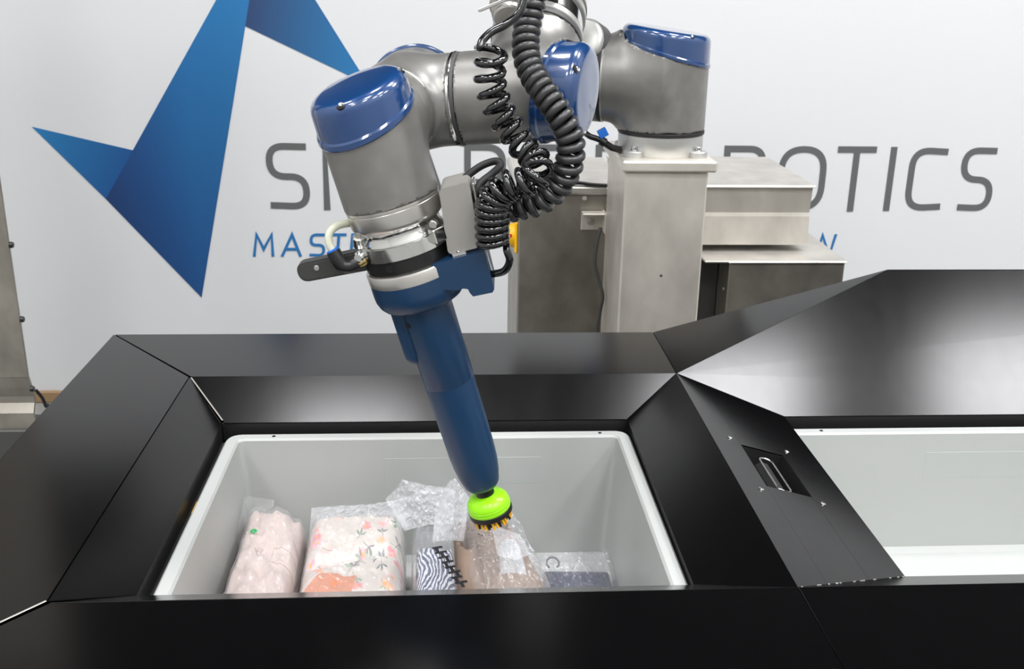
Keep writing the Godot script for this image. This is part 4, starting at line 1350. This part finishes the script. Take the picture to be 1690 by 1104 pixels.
	# brush foot
	LT.call("shank", [Vector2(0, 0.008), Vector2(0.0125, 0.008), Vector2(0.0125, 0.026), Vector2(0, 0.026)], M.black_plastic)
	var gd: MeshInstance3D = LT.call("brush_head", [Vector2(0, -0.011), Vector2(0.0285, -0.011), Vector2(0.0292, -0.009), Vector2(0.0292, -0.007), Vector2(0.0288, -0.0062), Vector2(0.0293, -0.0055), Vector2(0.0293, -0.0035), Vector2(0.0288, -0.0028), Vector2(0.0289, -0.0012), Vector2(0.0275, 0.003), Vector2(0.0245, 0.0068), Vector2(0.021, 0.0092), Vector2(0.017, 0.0108), Vector2(0.0145, 0.0125), Vector2(0, 0.0125)], M.lime, "lime green round brush head")
	st = begin()
	lathe(st, [Vector2(0, -0.0185), Vector2(0.0285, -0.0185), Vector2(0.0295, -0.0175), Vector2(0.0295, -0.012), Vector2(0.0288, -0.011), Vector2(0, -0.011)], xf, 48)
	part("brush_rim", done(st), M.black_plastic, gd, "black rim under the lime head")
	var r := RandomNumberGenerator.new()
	r.seed = 5
	for kind in 2:
		st = begin()
		for k in 30:
			if (k % 3 == 2) == (kind == 1):
				var a := TAU * k / 30.0
				for j in 4:
					var rr := 0.0235 - j * 0.005
					var b := a + r.randf_range(-0.06, 0.06)
					var tip := Vector3(sin(b + 0.08) * (rr + 0.0015), -0.0285 - r.randf() * 0.0015, cos(b + 0.08) * (rr + 0.0015))
					tube(st, PackedVector3Array([P.call(sin(b) * rr, -0.0175, cos(b) * rr), xf * tip]), 0.0021 - j * 0.0002, 6, 0.0017)
		var bs := part("bristles", st, M.bristle_yellow if kind == 0 else M.black_plastic, gd)
		bs.set_meta("kind", "stuff")

func cables() -> void:
	var thick := [Vector3(0.1011, 1.5499, -1.2624), Vector3(0.0969, 1.5269, -1.2546), Vector3(0.0912, 1.5006, -1.2459), Vector3(0.0893, 1.4747, -1.2317), Vector3(0.0957, 1.4524, -1.2182), Vector3(0.1098, 1.4310, -1.1993), Vector3(0.1248, 1.4093, -1.1855), Vector3(0.1368, 1.3863, -1.1820), Vector3(0.1385, 1.3607, -1.1837), Vector3(0.1297, 1.3330, -1.1905), Vector3(0.1076, 1.3109, -1.1948), Vector3(0.0812, 1.3027, -1.1990), Vector3(0.0604, 1.2960, -1.2039)]
	var path := coil_path(thick, [[0.0, 0.0104, 0.0115], [0.55, 0.0106, 0.0115], [0.7, 0.0128, 0.0125], [1.0, 0.0128, 0.0125]])
	var st := SurfaceTool.new()
	st.begin(Mesh.PRIMITIVE_TRIANGLES)
	var all := PackedVector3Array([Vector3(0.09, 1.64, -1.3), Vector3(0.092, 1.6, -1.275)])
	all.append_array(path)
	tube(st, all, 0.00525, 10)
	tag(part("coiled_cable", st, M.matte_rubber, self), "thick matte black coiled cable, tightly wound, hanging down past the blue cap", "coiled cable")
	var start := spline([Vector3(0.088, 1.62, -1.28), Vector3(0.0850, 1.5502, -1.2105), Vector3(0.0835, 1.5313, -1.2040), Vector3(0.0782, 1.5174, -1.1995), Vector3(0.0642, 1.5059, -1.1964), Vector3(0.0487, 1.4983, -1.1915), Vector3(0.0385, 1.4895, -1.1849), Vector3(0.0356, 1.4823, -1.1798)], 6)
	var glossy := [Vector3(0.0481, 1.4805, -1.1886), Vector3(0.0477, 1.4673, -1.1915), Vector3(0.0466, 1.4507, -1.1953), Vector3(0.0496, 1.4339, -1.1978), Vector3(0.0580, 1.4125, -1.1983), Vector3(0.0706, 1.3925, -1.1969), Vector3(0.0842, 1.3745, -1.1898), Vector3(0.0984, 1.3602, -1.1733), Vector3(0.0986, 1.3478, -1.1552), Vector3(0.0851, 1.3387, -1.1529), Vector3(0.0665, 1.3336, -1.1576), Vector3(0.0534, 1.3198, -1.1643), Vector3(0.0503, 1.3021, -1.1689), Vector3(0.0500, 1.2803, -1.1720), Vector3(0.0516, 1.2613, -1.1738)]
	path = coil_path(glossy, [[0.0, 0.0165, 0.0148], [0.45, 0.0175, 0.0135], [0.55, 0.0135, 0.0145], [0.74, 0.0125, 0.0155], [0.8, 0.0092, 0.0165], [1.0, 0.0095, 0.016]], 0.0)
	all = start
	all.append_array(path)
	var last := all[all.size() - 1]
	all.append_array(spline([last + Vector3(0.004, -0.002, 0.003), Vector3(0.0676, 1.2560, -1.1735), Vector3(0.0708, 1.2439, -1.1739), Vector3(0.0649, 1.2298, -1.1800), Vector3(0.0512, 1.2235, -1.1893), Vector3(0.0405, 1.2216, -1.2005)], 8))
	st = SurfaceTool.new()
	st.begin(Mesh.PRIMITIVE_TRIANGLES)
	tube(st, all, 0.0046, 10)
	tag(part("coiled_cable", st, M.gloss_rubber, self), "thinner glossy black coiled hose, loosely wound, ending at the blue connector block", "coiled cable")
	st = SurfaceTool.new()
	st.begin(Mesh.PRIMITIVE_TRIANGLES)
	tube(st, spline([Vector3(0.0110, 1.3180, -1.2158), Vector3(0.0140, 1.3254, -1.2158), Vector3(0.0226, 1.3342, -1.2190), Vector3(0.0393, 1.3455, -1.2222), Vector3(0.0556, 1.3508, -1.2226), Vector3(0.0610, 1.3471, -1.2157), Vector3(0.0507, 1.3394, -1.2031), Vector3(0.0386, 1.3310, -1.1956), Vector3(0.0323, 1.3197, -1.1921), Vector3(0.031, 1.309, -1.195)], 10), 0.0046, 10)
	tag(part("cable_loop", st, M.black_matte, self), "short black cable loop above the grey cast box", "cable")

# ---------------------------------------------------------------- parcels in the left bin
# c: the four corners on the floor (back left, back right, front right, front left)
func cushion(st: SurfaceTool, c: Array, lift: Callable, n: int, m: int, grow := 0.0, facets := false) -> void:
	var top := []
	for j in m + 1:
		var row := []
		for i in n + 1:
			var u := float(i) / n
			var v := float(j) / m
			var p: Vector3 = (c[0] as Vector3).lerp(c[1], u).lerp((c[3] as Vector3).lerp(c[2], u), v)
			var mid: Vector3 = (c[0] + c[1] + c[2] + c[3]) * 0.25
			p += (p - mid) * grow
			p.y += lift.call(u, v)
			row.append([p, Vector2(u, v)])
		top.append(row)
	group_no += 1
	st.set_smooth_group(-1 if facets else group_no)
	for j in m:
		for i in n:
			var q := [top[j][i], top[j][i + 1], top[j + 1][i + 1], top[j + 1][i]]
			tri(st, q[0][0], q[1][0], q[2][0], Vector3.UP, q[0][1], q[1][1], q[2][1])
			tri(st, q[0][0], q[2][0], q[3][0], Vector3.UP, q[0][1], q[2][1], q[3][1])
	group_no += 1
	st.set_smooth_group(group_no)
	var edge := []
	for i in n: edge.append(top[0][i])
	for j in m: edge.append(top[j][n])
	for i in n: edge.append(top[m][n - i])
	for j in m: edge.append(top[m - j][0])
	var ctr: Vector3 = (c[0] + c[1] + c[2] + c[3]) * 0.25
	var low := []
	for e in edge:
		var p: Vector3 = e[0]
		low.append(Vector3(p.x, BIN_FLOOR + 0.001, p.z).lerp(Vector3(ctr.x, BIN_FLOOR + 0.001, ctr.z), 0.06))
	for k in edge.size():
		var k2 := (k + 1) % edge.size()
		var o: Vector3 = edge[k][0] - ctr
		o.y = 0
		tri(st, edge[k][0], edge[k2][0], low[k2], o, edge[k][1], edge[k2][1], edge[k2][1])
		tri(st, edge[k][0], low[k2], low[k], o, edge[k][1], edge[k2][1], edge[k][1])
		tri(st, low[k], low[k2], Vector3(ctr.x, BIN_FLOOR + 0.001, ctr.z), Vector3.DOWN)
	st.set_smooth_group(-1)

# loose sheet of film between a lower and an upper edge
func flap(st: SurfaceTool, low: Array, high: Array, amp: float, seed_no: int, n := 44, m := 24) -> void:
	var along := func(pts: Array, u: float) -> Vector3:
		var f := u * (pts.size() - 1)
		var k: int = min(int(f), pts.size() - 2)
		return (pts[k] as Vector3).lerp(pts[k + 1], f - k)
	var rows := []
	for j in m + 1:
		var row := []
		for i in n + 1:
			var u := float(i) / n
			var v := float(j) / m
			var p: Vector3 = (along.call(low, u) as Vector3).lerp(along.call(high, u), v)
			var k := 0.35 - absf(noise.get_noise_3d(p.x * 800 + seed_no * 70, p.y * 800, p.z * 300))
			var k2 := 0.3 - absf(noise.get_noise_3d(p.x * 2300, p.y * 2300 + seed_no * 31, p.z * 900))
			row.append(p + Vector3(k2 * 0.3, k * 0.3, k + k2 * 0.5) * amp * sin(PI * clampf(u, 0.06, 0.94)))
		rows.append(row)
	st.set_smooth_group(-1)
	for j in m:
		for i in n:
			quad(st, rows[j][i], rows[j][i + 1], rows[j + 1][i + 1], rows[j + 1][i], Vector3(0, 0.4, 1))
	st.set_smooth_group(-1)

func puff(u: float, v: float, e := 0.16, ev := -1.0) -> float:
	var a: float = clampf(min(u, 1 - u) / e, 0, 1)
	var b: float = clampf(min(v, 1 - v) / (ev if ev > 0.0 else e), 0, 1)
	return sqrt(maxf(1.0 - pow(1 - a, 2), 0.0)) * sqrt(maxf(1.0 - pow(1 - b, 2), 0.0))

func crinkle(u: float, v: float, s: float, seed_no: int) -> float:
	var a := absf(noise.get_noise_3d(u * s, v * s, seed_no * 50.0))
	var b := absf(noise.get_noise_3d(u * s * 2.7 + 40, v * s * 2.7, seed_no * 50.0 + 20))
	return 0.5 - a * 1.4 - b * 0.6

func corners(a: Vector2, b: Vector2, c: Vector2, d: Vector2, y := 0.0) -> Array:
	return [Vector3(a.x, BIN_FLOOR + y, a.y), Vector3(b.x, BIN_FLOOR + y, b.y), Vector3(c.x, BIN_FLOOR + y, c.y), Vector3(d.x, BIN_FLOOR + y, d.y)]

func parcels() -> void:
	# pale pink garment
	var c := corners(Vector2(-0.297, -1.412), Vector2(-0.212, -1.402), Vector2(-0.2, -1.02), Vector2(-0.293, -1.02))
	var hp := func(u: float, v: float) -> float:
		var notch := exp(-pow((u - 0.86) / 0.16, 2)) * 0.016 * smoothstep(0.35, 0.0, v)
		return 0.062 + puff(u, v, 0.17, 0.1) * (0.053 + 0.006 * (1 - v) + 0.008 * noise.get_noise_2d(u * 60, v * 130) + 0.004 * noise.get_noise_2d(u * 150, v * 260)) - notch
	var t := thing("garment_parcel", "folded pale pink garment in a clear bag at the left of the bin", "parcel", Vector3(-0.25, BIN_FLOOR, -1.23))
	var st := begin()
	cushion(st, c, hp, 30, 60)
	part("garment", done(st), pink_cloth(), t)
	st = begin()
	cushion(st, c, func(u, v): return hp.call(u, v) + 0.003 + 0.004 * crinkle(u, v, 100, 1), 40, 90, 0.03, true)
	part("film_bag", done(st), M.film, t)
	st = begin()
	flap(st, [Vector3(-0.3, 0.765, -1.33), Vector3(-0.296, 0.778, -1.4), Vector3(-0.262, 0.8, -1.412)], [Vector3(-0.3035, 0.8, -1.345), Vector3(-0.3035, 0.82, -1.41), Vector3(-0.262, 0.808, -1.418)], 0.003, 2)
	part("film_flap", done(st), M.film, t)
	st = begin()
	lathe(st, [Vector2(0.002, 0), Vector2(0.0042, 0), Vector2(0.0047, 0.0006), Vector2(0.0042, 0.0012), Vector2(0.002, 0.0012), Vector2(0.002, 0)], frame(Vector3(-0.2735, 0.8155, -1.312), Vector3(0, 1, 0.1)), 20)
	part("sticker", done(st), mat(Color(0.1, 0.68, 0.35), 0.4), t, "small green ring sticker")
	# floral garment
	c = corners(Vector2(-0.206, -1.385), Vector2(-0.066, -1.388), Vector2(-0.055, -1.02), Vector2(-0.196, -1.02))
	var hf := func(u: float, v: float) -> float:
		return 0.054 + puff(u, v, 0.16, 0.08) * (0.06 + 0.006 * (1 - v) + 0.005 * noise.get_noise_2d(u * 120, v * 200) - 0.012 * exp(-pow((v - 0.42 + 0.12 * u) / 0.025, 2)))
	t = thing("garment_parcel", "cream garment with pink floral print in a clear bag, right of the pink one", "parcel", Vector3(-0.13, BIN_FLOOR, -1.22))
	st = begin()
	cushion(st, c, hf, 40, 80)
	part("garment", done(st), floral(), t)
	st = begin()
	cushion(st, c, func(u, v): return hf.call(u, v) + 0.003 + 0.006 * crinkle(u, v, 110, 3), 46, 110, 0.02, true)
	part("film_bag", done(st), M.film, t)
	st = begin()
	flap(st, [Vector3(-0.206, 0.765, -1.365), Vector3(-0.13, 0.79, -1.372), Vector3(-0.066, 0.785, -1.37)], [Vector3(-0.203, 0.81, -1.388), Vector3(-0.165, 0.812, -1.39), Vector3(-0.12, 0.814, -1.39), Vector3(-0.09, 0.818, -1.39), Vector3(-0.062, 0.826, -1.388)], 0.005, 4)
	part("film_flap", done(st), M.milky_film, t)
	# striped garment in a hazy bag
	c = corners(Vector2(-0.05, -1.368), Vector2(0.006, -1.358), Vector2(0.016, -1.02), Vector2(-0.044, -1.02))
	var hz := func(u: float, v: float) -> float:
		return 0.048 + puff(u, v, 0.16) * (0.034 + 0.004 * noise.get_noise_2d(u * 120, v * 200))
	t = thing("garment_parcel", "navy striped garment in a crumpled hazy bag between floral garment and shoes", "parcel", Vector3(-0.015, BIN_FLOOR, -1.2))
	st = begin()
	cushion(st, c, hz, 24, 60)
	part("garment", done(st), zebra(), t)
	st = begin()
	var cz := corners(Vector2(-0.056, -1.4), Vector2(0.006, -1.395), Vector2(0.02, -1.02), Vector2(-0.05, -1.02))
	cushion(st, cz, func(u, v): return hz.call(u, v) + 0.012 * (1 - v) + 0.006 + 0.011 * crinkle(u, v, 90, 6) * puff(u, v, 0.1), 30, 100, 0.0, true)
	part("film_bag", done(st), M.film, t)
	st = begin()
	flap(st, [Vector3(-0.066, 0.785, -1.36), Vector3(-0.03, 0.79, -1.37), Vector3(0.006, 0.79, -1.37)], [Vector3(-0.095, 0.819, -1.394), Vector3(-0.078, 0.836, -1.398), Vector3(-0.07, 0.8485, -1.4), Vector3(-0.03, 0.838, -1.4), Vector3(0.008, 0.832, -1.4)], 0.006, 7)
	part("film_flap", done(st), M.milky_film, t)
	st = begin()
	flap(st, [Vector3(-0.025, 0.775, -1.345), Vector3(0.003, 0.775, -1.35), Vector3(0.02, 0.775, -1.345)], [Vector3(-0.02, 0.815, -1.394), Vector3(0.0, 0.845, -1.4), Vector3(0.008, 0.85, -1.4), Vector3(0.03, 0.822, -1.39)], 0.006, 11)
	part("film_flap", done(st), M.milky_film, t)
	st = begin()
	flap(st, [Vector3(-0.052, 0.826, -1.3955), Vector3(-0.035, 0.825, -1.3955), Vector3(-0.02, 0.824, -1.3955)], [Vector3(-0.05, 0.829, -1.398), Vector3(-0.035, 0.8345, -1.3975), Vector3(-0.02, 0.831, -1.3975)], 0.001, 17, 10, 4)
	part("paper_slip", done(st), M.wall_white, t)
	st = begin()
	for k in 8:
		var f := k / 8.0
		var p := Vector3(-0.017, 0.792, -1.3).lerp(Vector3(0.019, 0.79, -1.2), f)
		var d := Vector3(0.041, -0.001, 0.135).normalized()
		var s := Vector3(1, 0.0, -0.3).normalized()
		bar(st, p - s * 0.008, p + s * (0.007 + 0.002 * (k % 2)), 0.0052, 0.0006, 0.0002)
		bar(st, p + s * 0.003 * (k % 3 - 1), p + s * 0.003 * (k % 3 - 1) + d * 0.012, 0.0048, 0.0006, 0.0002)
	part("bag_print", done(st), M.black_matte, t, "row of dark printed characters on the bag")
	# pair of beige shoes in a clear bag
	t = thing("shoe_parcel", "pair of beige shoes in a crumpled clear bag right under the brush", "parcel", Vector3(0.07, BIN_FLOOR, -1.28))
	var beige := mat(Color(0.54, 0.46, 0.4), 0.65)
	beige.rim_enabled = true
	beige.rim = 0.3
	var shoe := func(heel: Vector3, toe: Vector3, wide: float, high: float, called: String) -> MeshInstance3D:
		var d := (toe - heel)
		var len := d.length()
		d = d.normalized()
		var up := (Vector3.UP - d * d.y).normalized()
		var side := d.cross(up)
		var fs := func(p: Vector3) -> float:
			var q := p - heel
			var s := q.dot(d) / len
			var x := q.dot(side)
			var y := q.dot(up)
			var w: float = wide * (0.78 + 0.28 * smoothstep(0.25, 0.75, s)) * sqrt(maxf(1.0 - pow(clampf((s - 0.5) / 0.5, -1, 1), 6), 0.02))
			var h: float = high * (1.0 - 0.42 * smoothstep(0.2, 0.8, s)) * sqrt(maxf(1.0 - pow(clampf((s - 0.5) / 0.5, -1, 1), 8), 0.03))
			var e := Vector2(x / w, (y - h * 0.5) / (h * 0.52)).length()
			var v := (e - 1.0) * minf(w, h * 0.5)
			v = maxf(v, (absf(s - 0.5) - 0.5) * len)
			var hole := Vector3((s - 0.27) / 0.22, x / (wide * 0.62), (y - high * 1.0) / (high * 0.55)).length()
			return maxf(v, (1.0 - hole) * 0.02)
		var st2 := SurfaceTool.new()
		st2.begin(Mesh.PRIMITIVE_TRIANGLES)
		net(st2, fs, (heel + toe) * 0.5 - Vector3(0.09, 0.07, 0.13), (heel + toe) * 0.5 + Vector3(0.09, 0.11, 0.13), 0.0045)
		return part(called, st2, beige, t)
	shoe.call(Vector3(0.045, 0.7, -1.415), Vector3(0.1, 0.703, -1.24), 0.044, 0.11, "shoe")
	shoe.call(Vector3(0.02, 0.705, -1.4), Vector3(0.034, 0.7, -1.215), 0.022, 0.1, "shoe")
	st = begin()
	cushion(st, corners(Vector2(0.066, -1.335), Vector2(0.1, -1.335), Vector2(0.108, -1.27), Vector2(0.07, -1.27)), func(u, v): return 0.07 + puff(u, v, 0.5) * 0.036 + 0.008 * crinkle(u, v, 70, 21), 20, 24, 0.0, true)
	part("tissue", done(st), M.wall_white, t, "white tissue stuffed in the shoe")
	st = begin()
	var cs := corners(Vector2(0.0, -1.418), Vector2(0.104, -1.418), Vector2(0.15, -1.222), Vector2(0.028, -1.222))
	cushion(st, cs, func(u, v): return 0.035 + puff(u, v, 0.25) * (0.085 - 0.03 * v) + 0.012 * crinkle(u, v, 90, 9) * puff(u, v, 0.1), 44, 80, 0.0, true)
	part("film_bag", done(st), M.film, t)
	st = begin()
	flap(st, [Vector3(0.06, 0.815, -1.32), Vector3(0.085, 0.812, -1.31), Vector3(0.1, 0.805, -1.31)], [Vector3(0.065, 0.805, -1.255), Vector3(0.09, 0.8, -1.25), Vector3(0.112, 0.797, -1.27)], 0.006, 13)
	part("film_flap", done(st), M.milky_film, t)
	# flat navy pack
	t = thing("flat_parcel", "flat navy packet with a hang loop in a clear bag, right of the shoes", "parcel", Vector3(0.19, BIN_FLOOR, -1.25))
	c = corners(Vector2(0.137, -1.365), Vector2(0.24, -1.36), Vector2(0.236, -1.1), Vector2(0.125, -1.1))
	st = begin()
	cushion(st, c, func(u, v): return 0.006 + puff(u, v, 0.06) * 0.022, 24, 40)
	part("packet", done(st), navy_cover(), t)
	st = begin()
	var lp := []
	for k in 17:
		var a := lerpf(-0.9, PI + 0.9, k / 16.0)
		lp.append(Vector3(0.1555 + cos(a) * 0.0095, 0.716 + 0.003 * sin(a), -1.378 - sin(a) * 0.011))
	tube(st, PackedVector3Array(lp), 0.0016, 8)
	part("hang_loop", st, M.letter_grey, t)
	st = begin()
	var cn := corners(Vector2(0.128, -1.405), Vector2(0.249, -1.412), Vector2(0.245, -1.08), Vector2(0.118, -1.08))
	cushion(st, cn, func(u, v): return 0.008 + puff(u, v, 0.08) * (0.026 + 0.012 * crinkle(u, v, 100, 14)), 46, 70, 0.0, true)
	part("film_bag", done(st), M.film, t)

# ---------------------------------------------------------------- scene
func _ready() -> void:
	noise.seed = 7
	noise.noise_type = FastNoiseLite.TYPE_SIMPLEX_SMOOTH
	noise.frequency = 0.05
	var cam := Camera3D.new()
	cam.name = "camera"
	var basis_rot := Basis(Vector3.UP, -0.0638) * Basis(Vector3.RIGHT, -0.3337) * Basis(Vector3.BACK, 0.0164)
	cam.transform = Transform3D(basis_rot, Vector3(0, 1.5609, 0))
	cam.near = 0.05
	cam.far = 40.0
	var at := CameraAttributesPhysical.new()
	at.frustum_focal_length = 37.58
	at.frustum_focus_distance = 1.33
	at.exposure_aperture = 18.0
	cam.attributes = at
	add_child(cam)
	cam.fov = rad_to_deg(2.0 * atan(552.0 / 1728.8))
	cam.current = true
	var we := WorldEnvironment.new()
	we.name = "environment"
	var env := Environment.new()
	env.background_mode = Environment.BG_COLOR
	env.background_color = Color(0.5, 0.5, 0.5)
	env.tonemap_mode = Environment.TONE_MAPPER_LINEAR
	env.tonemap_exposure = 0.84
	env.sdfgi_enabled = true
	env.ssao_enabled = true
	env.ssil_enabled = true
	we.environment = env
	add_child(we)
	for g in LAMPS:
		var al := AreaLight3D.new()
		al.name = numbered("panel_light")
		al.area_size = Vector2(g[2] - 0.02, g[3] - 0.02)
		al.light_energy = g[4]
		al.light_color = Color(0.99, 0.99, 1.0)
		al.area_range = 12.0
		al.area_attenuation = 2.0
		al.shadow_enabled = true
		al.position = Vector3(g[0], CEILING_Y - 0.085, g[1])
		al.rotation = Vector3(-PI / 2, 0, 0)
		add_child(al)
	materials()
	room()
	light_panels()
	wall_print()
	counter()
	storage_bin(-0.334, 0.276, -1.47, -0.997, "white plastic bin holding bagged garments, set in the left opening of the counter")
	storage_bin(0.508, 1.12, -1.47, -0.997, "empty white plastic bin in the right opening of the counter")
	pedestal()
	cabinets()
	robot()
	gripper()
	cables()
	parcels()
